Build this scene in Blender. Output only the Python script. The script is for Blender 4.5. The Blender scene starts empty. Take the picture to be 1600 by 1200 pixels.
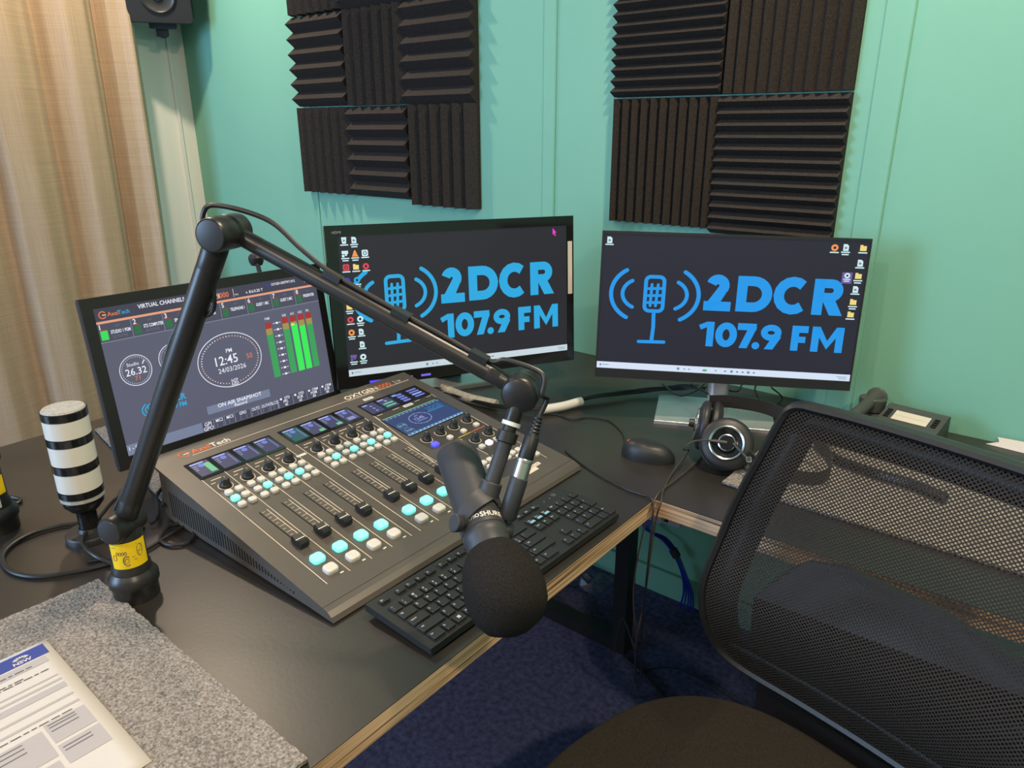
import bpy, bmesh, math, random
from mathutils import Vector, Matrix
random.seed(7)
S = bpy.context.scene
C = S.collection
PI = math.pi
# ------------------------------------------------------------------ camera, world, large lights, exposure
CAMP = Vector((3.1687, -1.7357, 1.3299)); YAW, PITCH, ROLL, FPX = -0.6794, 0.3401, -0.0033, 1132.07
def cam_axes():
    cy, sy, cp, sp = math.cos(YAW), math.sin(YAW), math.cos(PITCH), math.sin(PITCH)
    f = Vector((sy*cp, cy*cp, -sp)); r = Vector((cy, -sy, 0)); u = r.cross(f)
    cr, sr = math.cos(ROLL), math.sin(ROLL)
    return r*cr + u*sr, u*cr - r*sr, f
_r, _u, _f = cam_axes()
cd = bpy.data.cameras.new('camera'); cam = bpy.data.objects.new('camera', cd); C.objects.link(cam)
cam.matrix_world = Matrix(((_r.x, _u.x, -_f.x, CAMP.x), (_r.y, _u.y, -_f.y, CAMP.y), (_r.z, _u.z, -_f.z, CAMP.z), (0, 0, 0, 1)))
cd.sensor_width = 36; cd.lens = 36*FPX/1600; cd.clip_start = 0.02
S.camera = cam
vs = S.view_settings
vs.view_transform = 'Standard'; vs.look = 'None'; vs.gamma = 1; vs.use_curve_mapping = False; vs.exposure = 0.0
w = bpy.data.worlds.new('world'); S.world = w; w.use_nodes = True
w.node_tree.nodes['Background'].inputs[0].default_value = (0.62, 0.78, 1.0, 1); w.node_tree.nodes['Background'].inputs[1].default_value = 0.35
def area(name, loc, target, sx, sy, power, col, shape='RECTANGLE'):
    l = bpy.data.lights.new(name, 'AREA'); l.shape = shape; l.size = sx; l.size_y = sy; l.energy = power; l.color = col
    o = bpy.data.objects.new(name, l); C.objects.link(o); o.location = loc
    o.rotation_euler = (Vector(target)-Vector(loc)).to_track_quat('-Z', 'Y').to_euler()
    return o
DAY = (0.42, 0.66, 1.0); WARM = (1.0, 0.81, 0.60)
area('daylight_from_window', (.80, -4.12, 1.6), (1.1, 0, 1.2), 1.25, 1.35, 100, DAY)
def onz(x, y, z):                                                    # point of the photograph's ray on a level z
    d = _f + _r*((x-800)/FPX) - _u*((y-600)/FPX); return CAMP + d*((z-CAMP.z)/d.z)
def onw(x, y, wy=0.0):                                               # ... on the plane y = wy
    d = _f + _r*((x-800)/FPX) - _u*((y-600)/FPX); return CAMP + d*((wy-CAMP.y)/d.y)
# ------------------------------------------------------------------ materials
MT = {}
def srgb(c):
    return tuple(((v/255)/12.92 if v/255 <= .04045 else ((v/255+.055)/1.055)**2.4) for v in c)
def mat(name, col, rough=.5, metal=0., spec=.5, noise=None, bump=None, emit=None, var=.15, coat=0., sheen=0.):
    """noise=(scale, amount) colour mottling of the thing itself, bump=(scale, strength, distance)"""
    m = bpy.data.materials.new(name); m.use_nodes = True; nt = m.node_tree; b = nt.nodes['Principled BSDF']
    b.inputs['Base Color'].default_value = (*col, 1); b.inputs['Roughness'].default_value = rough
    b.inputs['Metallic'].default_value = metal; b.inputs['Specular IOR Level'].default_value = spec
    b.inputs['Coat Weight'].default_value = coat
    if sheen: b.inputs['Sheen Weight'].default_value = sheen
    if emit: b.inputs['Emission Color'].default_value = (*emit[0], 1); b.inputs['Emission Strength'].default_value = emit[1]
    tc = nt.nodes.new('ShaderNodeTexCoord')
    if noise:
        n = nt.nodes.new('ShaderNodeTexNoise'); n.inputs['Scale'].default_value = noise[0]; n.inputs['Detail'].default_value = 4
        nt.links.new(tc.outputs['Object'], n.inputs['Vector'])
        r = nt.nodes.new('ShaderNodeValToRGB'); a = noise[1]
        r.color_ramp.elements[0].position = .3; r.color_ramp.elements[1].position = .7
        r.color_ramp.elements[0].color = (*[v*(1-a) for v in col], 1); r.color_ramp.elements[1].color = (*[min(1, v*(1+a)) for v in col], 1)
        nt.links.new(n.outputs['Fac'], r.inputs['Fac']); nt.links.new(r.outputs['Color'], b.inputs['Base Color'])
    if bump:
        n = nt.nodes.new('ShaderNodeTexNoise'); n.inputs['Scale'].default_value = bump[0]; n.inputs['Detail'].default_value = 3
        nt.links.new(tc.outputs['Object'], n.inputs['Vector'])
        bp = nt.nodes.new('ShaderNodeBump'); bp.inputs['Strength'].default_value = bump[1]; bp.inputs['Distance'].default_value = bump[2]
        nt.links.new(n.outputs['Fac'], bp.inputs['Height']); nt.links.new(bp.outputs['Normal'], b.inputs['Normal'])
    MT[name] = m; return m
def emat(name, rgb, k=1.0):
    c = srgb(rgb)
    return mat(name, (0.01, 0.01, 0.012), .35, spec=.25, emit=(c, k))
mat('wall_green_paint', (.192, .45, .335), .6, spec=.3, noise=(1.3, .03), bump=(9, .25, .004))
mat('cream_panel', (.84, .82, .76), .55, noise=(2, .03))
mat('white_trim', (.8, .8, .78), .4)
mat('ceiling_white', (.8, .8, .77), .9)
mat('other_wall', (.55, .55, .50), .8)
mat('foam_black', (.040, .034, .030), .95, spec=.15, noise=(260, .35), bump=(500, .5, .001))
mat('desk_laminate', (.024, .0195, .0165), .36, spec=.65, noise=(5, .18), bump=(160, .10, .0008))
mat('black_steel', (.012, .012, .013), .45)
mat('black_plastic', (.016, .016, .017), .45)
mat('black_gloss', (.010, .010, .011), .12)
mat('black_matt', (.020, .020, .021), .7)
mat('arm_black', (.028, .026, .025), .36, spec=.6, metal=.3, bump=(600, .08, .0004))
mat('rubber', (.012, .012, .012), .6)
mat('mixer_paint', (.112, .096, .082), .42, spec=.5, metal=.25, bump=(900, .12, .0003))
mat('mixer_dark', (.05, .042, .036), .5)
mat('slot_black', (.004, .004, .004), .8)
mat('print_line', (.80, .68, .52), .6)
mat('print_orange', srgb((225, 105, 50)), .6)
mat('print_white', (.78, .74, .66), .6)
mat('print_grey', (.35, .34, .33), .6)
mat('button_white', (.66, .62, .57), .45, spec=.5)
mat('button_teal', (.30, .80, .78), .4, emit=(srgb((95, 240, 232)), .62))
mat('button_blue', (.10, .10, .7), .4, emit=(srgb((60, 60, 250)), 1.1))
mat('button_bright', (.9, .9, 1.0), .4, emit=(srgb((235, 230, 255)), .7))
mat('label_yellow', srgb((245, 205, 20)), .45)
mat('label_white', (.72, .70, .66), .5)
mat('cream_plastic', (.70, .66, .60), .35, spec=.5)
mat('grey_cap', (.40, .38, .35), .5, noise=(200, .2))
mat('silver', (.62, .62, .62), .22, metal=1.0)
mat('satin_nickel', (.60, .56, .52), .30, metal=.9)
mat('white_ring', (.75, .75, .72), .4)
mat('windscreen_foam', (.020, .018, .017), 1.0, spec=.1, noise=(900, .55), bump=(750, 1.0, .0012))
mat('mic_body', (.035, .036, .040), .5, spec=.5)
mat('carpet_tile', (.29, .252, .222), 1.0, spec=.1, noise=(330, .55), bump=(300, 1.0, .004))
mat('carpet_tile_edge', (.36, .34, .31), 1.0, spec=.05, bump=(400, 1.0, .003))
mat('paper', (.60, .55, .51), .8, spec=.2)
mat('paper_shade', (.43, .39, .385), .8, spec=.2)
mat('paper_blue', srgb((52, 66, 140)), .7)
mat('ink', (.10, .09, .10), .8)
mat('floor_carpet', (.085, .092, .185), 1.0, spec=.05, noise=(70, .38), bump=(420, .9, .003))
mat('blue_cable', srgb((20, 45, 150)), .45)
mat('sleeve_clear', (.42, .38, .31), .35, spec=.6, noise=(120, .25))
mat('sleeve_white', (.72, .68, .62), .6)
mat('cable_black', (.014, .013, .013), .4)
mat('cable_grey', (.055, .045, .036), .45)
mat('leather_black', (.020, .017, .015), .45, bump=(300, .4, .001))
mat('chair_plastic', (.014, .014, .015), .38)
mat('seat_fabric', (.022, .019, .015), 1.0, spec=.1, noise=(500, .35), bump=(600, .6, .001))
mat('grey_phone', (.060, .064, .058), .5, bump=(500, .15, .0004))
mat('metal_stand', (.60, .60, .60), .35, metal=.7)
mat('monitor_side', (.10, .09, .10), .35, metal=.4)
mat('sticker_cream', (.70, .62, .50), .5)
mat('box_grey', (.45, .45, .52), .5)
mat('red_glow', (.5, .02, .02), .3, emit=((1, .05, .03), 1.2))
mat('blue_glow', (.1, .1, .5), .3, emit=(srgb((60, 50, 230)), 1.0))
mat('blue_glow_soft', (.1, .1, .5), .3, emit=(srgb((110, 90, 215)), .8))
mat('speaker_black', (.018, .018, .019), .6)
mat('speaker_cone', (.030, .028, .026), .35, spec=.6)
def plywood():
    m = mat('plywood_edge', (.7, .5, .3), .55); nt = m.node_tree; b = nt.nodes['Principled BSDF']
    tc = nt.nodes['Texture Coordinate']; mp = nt.nodes.new('ShaderNodeMapping'); nt.links.new(tc.outputs['Object'], mp.inputs['Vector'])
    mp.inputs['Scale'].default_value = (3.5, 3.5, 330)
    n = nt.nodes.new('ShaderNodeTexNoise'); n.inputs['Scale'].default_value = 1.0; n.inputs['Detail'].default_value = 4; nt.links.new(mp.outputs[0], n.inputs['Vector'])
    r = nt.nodes.new('ShaderNodeValToRGB'); e = r.color_ramp.elements
    e[0].position = .36; e[0].color = (.10, .05, .022, 1); e[1].position = .60; e[1].color = (.86, .56, .34, 1)
    k = e.new(.46); k.color = (.55, .32, .16, 1)
    nt.links.new(n.outputs['Fac'], r.inputs['Fac']); nt.links.new(r.outputs[0], b.inputs['Base Color'])
plywood()
def curtain_mat():
    m = mat('curtain_fabric', (.50, .375, .25), .95, spec=.1, bump=None, sheen=.1); nt = m.node_tree; b = nt.nodes['Principled BSDF']
    tc = nt.nodes['Texture Coordinate']; outs = []
    for sc in ((4, 4, 420), (4, 420, 4)):
        mp = nt.nodes.new('ShaderNodeMapping'); mp.inputs['Scale'].default_value = sc; nt.links.new(tc.outputs['Object'], mp.inputs['Vector'])
        n = nt.nodes.new('ShaderNodeTexNoise'); n.inputs['Scale'].default_value = 1; n.inputs['Detail'].default_value = 3; nt.links.new(mp.outputs[0], n.inputs['Vector']); outs.append(n)
    ad = nt.nodes.new('ShaderNodeMath'); ad.operation = 'ADD'; nt.links.new(outs[0].outputs['Fac'], ad.inputs[0]); nt.links.new(outs[1].outputs['Fac'], ad.inputs[1])
    r = nt.nodes.new('ShaderNodeValToRGB'); r.color_ramp.elements[0].position = .7; r.color_ramp.elements[1].position = 1.25 if False else 1.0
    hf = nt.nodes.new('ShaderNodeMath'); hf.operation = 'MULTIPLY'; hf.inputs[1].default_value = .5; nt.links.new(ad.outputs[0], hf.inputs[0])
    r.color_ramp.elements[0].position = .35; r.color_ramp.elements[1].position = .65
    r.color_ramp.elements[0].color = (.41, .295, .19, 1); r.color_ramp.elements[1].color = (.54, .40, .27, 1)
    nt.links.new(hf.outputs[0], r.inputs['Fac']); nt.links.new(r.outputs[0], b.inputs['Base Color'])
curtain_mat()
def mesh_fabric():
    """open knit of a chair back: holes set out on a diamond grid in the sheet's own coordinates"""
    m = mat('mesh_fabric', (.036, .031, .027), .75, spec=.15); nt = m.node_tree; b = nt.nodes['Principled BSDF']; out = nt.nodes['Material Output']
    tc = nt.nodes['Texture Coordinate']; sp = nt.nodes.new('ShaderNodeSeparateXYZ'); nt.links.new(tc.outputs['Object'], sp.inputs[0])
    def mth(op, a, bb=None):
        n = nt.nodes.new('ShaderNodeMath'); n.operation = op
        for i, v in enumerate((a, bb)):
            if v is None: continue
            if isinstance(v, (int, float)): n.inputs[i].default_value = v
            else: nt.links.new(v, n.inputs[i])
        return n.outputs[0]
    kx, kz = 2*PI/.0066, 2*PI/.0058
    cx = mth('COSINE', mth('MULTIPLY', sp.outputs[0], kx)); cz = mth('COSINE', mth('MULTIPLY', sp.outputs[2], kz))
    h = mth('ADD', cx, cz)                                            # diamond grid
    hole = mth('GREATER_THAN', mth('ABSOLUTE', h), 1.02)
    tr = nt.nodes.new('ShaderNodeBsdfTransparent'); mx = nt.nodes.new('ShaderNodeMixShader')
    nt.links.new(hole, mx.inputs[0]); nt.links.new(b.outputs[0], mx.inputs[1]); nt.links.new(tr.outputs[0], mx.inputs[2]); nt.links.new(mx.outputs[0], out.inputs[0])
mesh_fabric()
def glass_mat(name, col, fac, rough=.05):
    m = bpy.data.materials.new(name); m.use_nodes = True; nt = m.node_tree; out = nt.nodes['Material Output']
    tr = nt.nodes.new('ShaderNodeBsdfTransparent'); tr.inputs[0].default_value = (*col, 1)
    g = nt.nodes.new('ShaderNodeBsdfGlossy'); g.inputs['Roughness'].default_value = rough
    mx = nt.nodes.new('ShaderNodeMixShader'); mx.inputs[0].default_value = fac
    nt.links.new(tr.outputs[0], mx.inputs[1]); nt.links.new(g.outputs[0], mx.inputs[2]); nt.links.new(mx.outputs[0], out.inputs[0]); MT[name] = m
glass_mat('window_glass', (.95, .97, .98), .06); glass_mat('clear_film', (.85, .88, .9), .10, .3)
# ------------------------------------------------------------------ helpers
WM = {}                                                              # world matrix of each root
def frame(o, x, y, z):
    x, y, z = Vector(x).normalized(), Vector(y).normalized(), Vector(z).normalized(); o = Vector(o)
    return Matrix(((x.x, y.x, z.x, o.x), (x.y, y.y, z.y, o.y), (x.z, y.z, z.z, o.z), (0, 0, 0, 1)))
def axis_frame(a, b, hint=(0, 0, 1)):
    a, b = Vector(a), Vector(b); z = (b-a).normalized(); h = Vector(hint)
    if abs(z.dot(h)) > .98: h = Vector((1, 0, 0))
    x = h.cross(z).normalized(); y = z.cross(x)
    return frame(a, x, y, z)
def rrect(w, h, r, n=4, cx=0, cy=0):
    r = min(r, w/2-1e-5, h/2-1e-5); P = []
    for sx, sy, a0 in ((1, 1, 0), (-1, 1, 90), (-1, -1, 180), (1, -1, 270)):
        for i in range(n+1):
            a = math.radians(a0+90*i/n); P.append((cx+sx*(w/2-r)+r*math.cos(a), cy+sy*(h/2-r)+r*math.sin(a)))
    return P
def catmull(P, n=8):
    P = [Vector(p) for p in P]; out = []
    Q = [P[0]*2-P[1]]+P+[P[-1]*2-P[-2]]
    for i in range(1, len(Q)-2):
        a, b, c, d = Q[i-1], Q[i], Q[i+1], Q[i+2]
        for k in range(n):
            t = k/n; out.append(.5*((2*b)+(c-a)*t+(2*a-5*b+4*c-d)*t*t+(3*b-a-3*c+d)*t**3))
    out.append(P[-1]); return out
class MB:
    def __init__(s): s.v = []; s.f = []; s.m = []; s.sm = []; s.mats = []
    def mi(s, name):
        if name not in s.mats: s.mats.append(name)
        return s.mats.index(name)
    def add(s, V, F, m, smooth=False, M=None):
        b = len(s.v); s.v += [(M @ Vector(p)) if M else Vector(p) for p in V]; k = s.mi(m)
        for f in F: s.f.append([b+i for i in f]); s.m.append(k); s.sm.append(smooth)
        return s
    def box(s, x0, x1, y0, y1, z0, z1, m, M=None):
        V = [(x, y, z) for z in (z0, z1) for x, y in ((x0, y0), (x1, y0), (x1, y1), (x0, y1))]
        return s.add(V, [(3, 2, 1, 0), (4, 5, 6, 7), (0, 1, 5, 4), (1, 2, 6, 5), (2, 3, 7, 6), (3, 0, 4, 7)], m, False, M)
    def prism(s, P, z0, z1, m, M=None, bev=0., smooth=False, bot=True):
        """outline P pulled from z0 to z1, the top edge rounded by bev"""
        n = len(P); cx = sum(p[0] for p in P)/n; cy = sum(p[1] for p in P)/n
        R = [(z0, 0.)]
        if bev > 0:
            R += [(z1-bev, 0.), (z1-bev*.3, bev*.3), (z1, bev)]
        else: R += [(z1, 0.)]
        V = []
        for z, ins in R:
            for x, y in P:
                d = math.hypot(x-cx, y-cy) or 1; k = (d-ins)/d; V.append((cx+(x-cx)*k, cy+(y-cy)*k, z))
        F = []
        for j in range(len(R)-1):
            for i in range(n): F.append((j*n+i, j*n+(i+1) % n, (j+1)*n+(i+1) % n, (j+1)*n+i))
        F.append(tuple((len(R)-1)*n+i for i in range(n)))
        if bot: F.append(tuple(reversed(range(n))))
        return s.add(V, F, m, smooth, M)
    def lathe(s, prof, m, M=None, seg=28, smooth=True):
        """prof = [(r, z)] about the local z axis; a point may carry a third value, its material"""
        V = []; rings = []
        for p in prof:
            r, z = p[0], p[1]
            if r < 1e-6: rings.append([len(V)]); V.append((0, 0, z))
            else:
                rings.append(list(range(len(V), len(V)+seg))); V += [(r*math.cos(2*PI*i/seg), r*math.sin(2*PI*i/seg), z) for i in range(seg)]
        b = len(s.v); s.v += [(M @ Vector(p)) if M else Vector(p) for p in V]
        for j in range(len(rings)-1):
            A, B = rings[j], rings[j+1]; k = s.mi(prof[j+1][2] if len(prof[j+1]) > 2 else m)
            if len(A) == 1 and len(B) == 1: continue
            for i in range(seg):
                i2 = (i+1) % seg
                if len(A) == 1: f = (A[0], B[i2], B[i])[::-1]
                elif len(B) == 1: f = (A[i], A[i2], B[0])
                else: f = (A[i], A[i2], B[i2], B[i])
                s.f.append([b+q for q in f]); s.m.append(k); s.sm.append(smooth)
        return s
    def cyl(s, a, b, r0, r1, m, seg=24, cap=.0, M=None):
        L = (Vector(b)-Vector(a)).length; e = cap or min(r0, r1, L)*.08
        return s.lathe([(0, 0), (max(r0-e, 0), 0), (r0, e), (r1, L-e), (max(r1-e, 0), L), (0, L)], m, (M or Matrix()) @ axis_frame(a, b), seg)
    def tube(s, P, r, m, seg=8, n=8, smooth=True, raw=False):
        P = [Vector(p) for p in P] if raw else catmull(P, n); N = len(P); V = []; up = None
        for i, p in enumerate(P):
            t = (P[min(i+1, N-1)]-P[max(i-1, 0)]).normalized()
            if up is None:
                up = Vector((0, 0, 1)) if abs(t.z) < .9 else Vector((1, 0, 0))
            x = (up-t*up.dot(t)).normalized(); y = t.cross(x); up = x
            rr = r(i/(N-1)) if callable(r) else r
            for k in range(seg): a = 2*PI*k/seg; V.append(p+x*math.cos(a)*rr+y*math.sin(a)*rr)
        F = [(i*seg+k, i*seg+(k+1) % seg, (i+1)*seg+(k+1) % seg, (i+1)*seg+k) for i in range(N-1) for k in range(seg)]
        F += [tuple(reversed(range(seg))), tuple((N-1)*seg+k for k in range(seg))]
        return s.add(V, F, m, smooth)
    def grid(s, fn, nu, nv, m, smooth=True, M=None):
        V = [fn(i/nu, j/nv) for j in range(nv+1) for i in range(nu+1)]
        F = [(j*(nu+1)+i, j*(nu+1)+i+1, (j+1)*(nu+1)+i+1, (j+1)*(nu+1)+i) for j in range(nv) for i in range(nu)]
        return s.add(V, F, m, smooth, M)
    def mesh(s, name, F=None):
        me = bpy.data.meshes.new(name); V = [(F @ p) if F else p for p in s.v]
        me.from_pydata([tuple(v) for v in V], [], s.f)
        for nme in s.mats: me.materials.append(MT[nme])
        me.polygons.foreach_set('material_index', s.m); me.polygons.foreach_set('use_smooth', s.sm)
        me.validate(); me.update(); return me
    def build(s, name, parent=None, F=None, world=False, label=None, autos=True):
        """F places the geometry; world=True means F (or the raw numbers) are world coordinates"""
        root = parent
        while root is not None and root.parent is not None: root = root.parent
        M = F or Matrix()
        if world and root is not None: M = WM[root].inverted() @ M
        me = s.mesh(name, M); o = bpy.data.objects.new(name, me); C.objects.link(o)
        if parent is not None: o.parent = parent
        if autos and any(s.sm): me.set_sharp_from_angle(angle=math.radians(38))
        if label: o['label'] = label
        return o
def thing(name, label, cat, loc=(0, 0, 0), rz=0., group=None):
    o = bpy.data.objects.new(name, None); C.objects.link(o); o.location = loc; o.rotation_euler = (0, 0, rz); o.empty_display_size = .05
    o['label'] = label; o['category'] = cat
    if group: o['group'] = group
    WM[o] = Matrix.Translation(loc) @ Matrix.Rotation(rz, 4, 'Z'); return o
def tag(o, label, cat, group=None, kind=None):
    o['label'] = label; o['category'] = cat
    if group: o['group'] = group
    if kind: o['kind'] = kind
    return o
def single(mb, name, label, cat, loc, group=None, kind=None):
    """a thing that is one mesh, drawn in world coordinates, its origin moved to loc"""
    o = mb.build(name, None, Matrix.Translation(-Vector(loc))); o.location = loc
    return tag(o, label, cat, group, kind)
def struct(mb, name):
    o = mb.build(name); o['kind'] = 'structure'; return o
def inst(src, name, parent, M):
    """another part that shares src's mesh"""
    o = src.copy(); o.name = name; C.objects.link(o); o.parent = parent; o.matrix_parent_inverse = Matrix(); o.matrix_local = M; return o
def copy_tree(o, parent=None):
    c = o.copy(); C.objects.link(c)
    if parent is not None: c.parent = parent; c.matrix_parent_inverse = Matrix()
    for ch in list(o.children): copy_tree(ch, c)
    return c
# lettering: built-in font outlines turned into mesh
_tc = {}
def glyphs(txt, bold=0., wide=1.):
    k = (txt, bold, wide)
    if k not in _tc:
        cu = bpy.data.curves.new('lettering', 'FONT'); cu.body = txt; cu.size = 1; cu.offset = bold; cu.resolution_u = 2; cu.fill_mode = 'FRONT'
        ob = bpy.data.objects.new('lettering', cu); C.objects.link(ob); dg = bpy.context.evaluated_depsgraph_get()
        me = bpy.data.meshes.new_from_object(ob.evaluated_get(dg))
        V = [(v.co.x*wide, v.co.y) for v in me.vertices]; F = [tuple(p.vertices) for p in me.polygons]
        C.objects.unlink(ob); bpy.data.objects.remove(ob); bpy.data.curves.remove(cu); bpy.data.meshes.remove(me)
        xs = [v[0] for v in V] or [0]; _tc[k] = (V, F, min(xs), max(xs))
    return _tc[k]
class Canvas(MB):
    """flat artwork in a local xy plane; each layer lies a hair above the one before"""
    def __init__(s, eps=.00012): super().__init__(); s.e = eps
    def poly(s, P, m, L=1): return s.add([(x, y, L*s.e) for x, y in P], [tuple(range(len(P)))], m)
    def rect(s, x0, y0, x1, y1, m, L=1): return s.poly([(x0, y0), (x1, y0), (x1, y1), (x0, y1)], m, L)
    def disc(s, x, y, rx, m, L=1, ry=None, n=24): ry = ry or rx; return s.poly([(x+rx*math.cos(2*PI*i/n), y+ry*math.sin(2*PI*i/n)) for i in range(n)], m, L)
    def stroke(s, P, wd, m, L=1, closed=False, rnd=False):
        P = [Vector((p[0], p[1])) for p in P]; P = [p for i, p in enumerate(P) if i == 0 or (p-P[i-1]).length > 2e-3*wd+1e-7]
        if closed and (P[0]-P[-1]).length < 1e-5: P.pop()
        n = len(P); A = []; B = []
        for i in range(n):
            a = P[i-1] if (i > 0 or closed) else None; c = P[(i+1) % n] if (i < n-1 or closed) else None; p = P[i]
            d1 = (p-a).normalized() if a is not None else None; d2 = (c-p).normalized() if c is not None else None
            if d1 is None: d1 = d2
            if d2 is None: d2 = d1
            t = d1+d2
            if t.length < 1e-6: t = d1
            t.normalize(); nn = Vector((-t.y, t.x)); n1 = Vector((-d1.y, d1.x)); k = max(nn.dot(n1), .35) if nn.dot(n1) > .5 else 1.0
            A.append(p+nn*(wd/2/k)); B.append(p-nn*(wd/2/k))
        V = [(q.x, q.y, L*s.e) for q in A+B]; N = n if closed else n-1
        s.add(V, [(i, n+i, n+(i+1) % n, (i+1) % n)[::-1] for i in range(N)], m)
        if rnd:
            for q in (P[0], P[-1]): s.disc(q.x, q.y, wd/2, m, L, n=14)
        return s
    def arc(s, cx, cy, rx, ry, a0, a1, wd, m, L=1, n=24, rnd=False):
        cl = abs(a1-a0) >= 360; N = n if cl else n+1
        return s.stroke([(cx+rx*math.cos(math.radians(a0+(a1-a0)*i/n)), cy+ry*math.sin(math.radians(a0+(a1-a0)*i/n))) for i in range(N)], wd, m, L, cl, rnd)
    def text(s, t, x, y, h, m, L=1, al='l', bold=0., wide=1.):
        V, F, a, b = glyphs(t, bold, wide); k = h/.73; x0 = x-a*k if al == 'l' else (x-(a+b)/2*k if al == 'c' else x-b*k)
        return s.add([(x0+vx*k, y+vy*k, L*s.e) for vx, vy in V], F, m)
# ------------------------------------------------------------------ the room
RX, RY, RH = 5.4, -4.2, 2.55
struct(MB().box(0, RX, RY, 0, -.05, 0, 'floor_carpet'), 'floor')
struct(MB().box(-.1, RX+.1, RY-.1, .1, RH, RH+.08, 'ceiling_white'), 'ceiling')
struct(MB().box(-.1, RX+.1, 0, .1, -.05, RH, 'wall_green_paint'), 'wall_back')
struct(MB().box(-.1, 0, RY-.1, 0, -.05, RH, 'cream_panel'), 'wall_left')
struct(MB().box(RX, RX+.1, RY-.1, 0, -.05, RH, 'wall_green_paint'), 'wall_right')
WX0, WX1, WZ0, WZ1 = .12, 1.48, .85, 2.32
b = MB()
b.box(0, WX0, RY-.1, RY, -.05, RH, 'other_wall'); b.box(WX1, RX, RY-.1, RY, -.05, RH, 'other_wall')
b.box(WX0, WX1, RY-.1, RY, -.05, WZ0, 'other_wall'); b.box(WX0, WX1, RY-.1, RY, WZ1, RH, 'other_wall')
struct(b, 'wall_front')
b = MB()
for x0, x1, z0, z1 in ((WX0, WX1, WZ0, WZ0+.05), (WX0, WX1, WZ1-.05, WZ1), (WX0, WX0+.05, WZ0+.05, WZ1-.05), (WX1-.05, WX1, WZ0+.05, WZ1-.05), (0.78, 0.82, WZ0+.05, WZ1-.05)):
    b.box(x0, x1, RY-.08, RY+.01, z0, z1, 'white_trim')
wn = struct(b, 'window_1')
b = MB(); b.box(WX0+.05, 0.78, RY-.045, RY-.04, WZ0+.05, WZ1-.05, 'window_glass'); b.box(0.82, WX1-.05, RY-.045, RY-.04, WZ0+.05, WZ1-.05, 'window_glass')
b.build('pane', wn)
# cover strips over the panel joints, corner bead, skirting
def strip(name, x0, x1, z0=0.08, z1=RH, d=.006, m='wall_green_paint'):
    bb = MB(); bb.prism([(x0, 0), (x0, -d*.6), (x0+.003, -d), (x1-.003, -d), (x1, -d*.6), (x1, 0)][::-1], z0, z1, m); struct(bb, name)
strip('trim_1', 1.884, 1.926); strip('trim_2', 2.735, 2.792); strip('trim_3', .80, .832); strip('trim_4', 4.1, 4.15)
b = MB(); b.box(0, .010, -.075, -.063, 0, RH, 'white_trim'); struct(b, 'trim_5')
b = MB(); b.box(0, .016, -.33, -.21, 0, RH, 'white_trim'); struct(b, 'trim_6')
struct(MB().box(0, RX, -.014, 0, 0, .08, 'wall_green_paint'), 'baseboard_back')
# ceiling downlights (warm), each with its own light
def downlight(x, y, p, lab, size=.10):
    t = thing('ceiling_downlight', lab, 'ceiling light', (x, y, RH), 0, 'round ceiling downlights')
    MB().lathe([(.055, -.004), (.075, -.010), (.085, -.004), (.085, 0)], 'white_trim').build('trim_ring', t)
    m = MB(); m.lathe([(0, -.003), (.056, -.003)], 'white_trim'); l = m.build('lens', t); l.data.materials[0] = MT['lamp_lens']
    a = area('downlight_lamp', (x, y, RH-.02), (x, y, 0), size, size, p, WARM, 'DISK'); a.data.spread = PI
    return t
mat('lamp_lens', (.8, .8, .8), .4, emit=((1, .8, .55), 6))
downlight(.69, -.65, 22, 'round white downlight in the ceiling near the curtain and speaker corner')
downlight(2.95, -.75, 27, 'round white downlight in the ceiling above the right monitor and chair')
downlight(2.6, -2.9, 22, 'round white downlight in the ceiling nearest the window')
downlight(4.2, -2.1, 36, 'round white downlight in the ceiling behind the camera on the right')
# ------------------------------------------------------------------ curtain
b = MB()
def fold(y):
    f = [(-.262, .135), (-.29, .165), (-.315, .135), (-.345, .13), (-.372, .06), (-.40, .10), (-.44, .15), (-.50, .155), (-.55, .12), (-.585, .075), (-.63, .12), (-.69, .15), (-.76, .14), (-.80, .085), (-.86, .12), (-.93, .155), (-1.02, .14), (-1.08, .08)]
    if y < -1.08: return .118+.036*math.sin((y+1.08)*29)+.012*math.sin((y)*53)
    for (a, p), (c, q) in zip(f, f[1:]):
        if c <= y <= a: t = (a-y)/(a-c); t = t*t*(3-2*t); return p+(q-p)*t
    return .13
NY, NZ = 420, 26
def cfn(u, v):
    y = -.262-(2.6)*u; z = .02+2.49*v; return (fold(y)+.010*math.sin(z*2.1+y*9)*(1-v*.5), y+.012*(1-v)*math.sin(z*1.7+y*4)-(.02*(1-v)), z)
b.grid(cfn, NY, NZ, 'curtain_fabric')
cu = single(b, 'curtain', 'full-length beige linen curtain hanging in soft folds at the left wall', 'curtain', (.12, -1.5, 0))
so = cu.modifiers.new('cloth', 'SOLIDIFY'); so.thickness = .002
b = MB(); b.cyl((.13, -.18, 2.53), (.13, -3.1, 2.53), .012, .012, 'white_trim'); single(b, 'curtain_rail', 'white curtain rail under the ceiling carrying the beige curtain', 'curtain rail', (.13, -1.6, 2.53))
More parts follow.
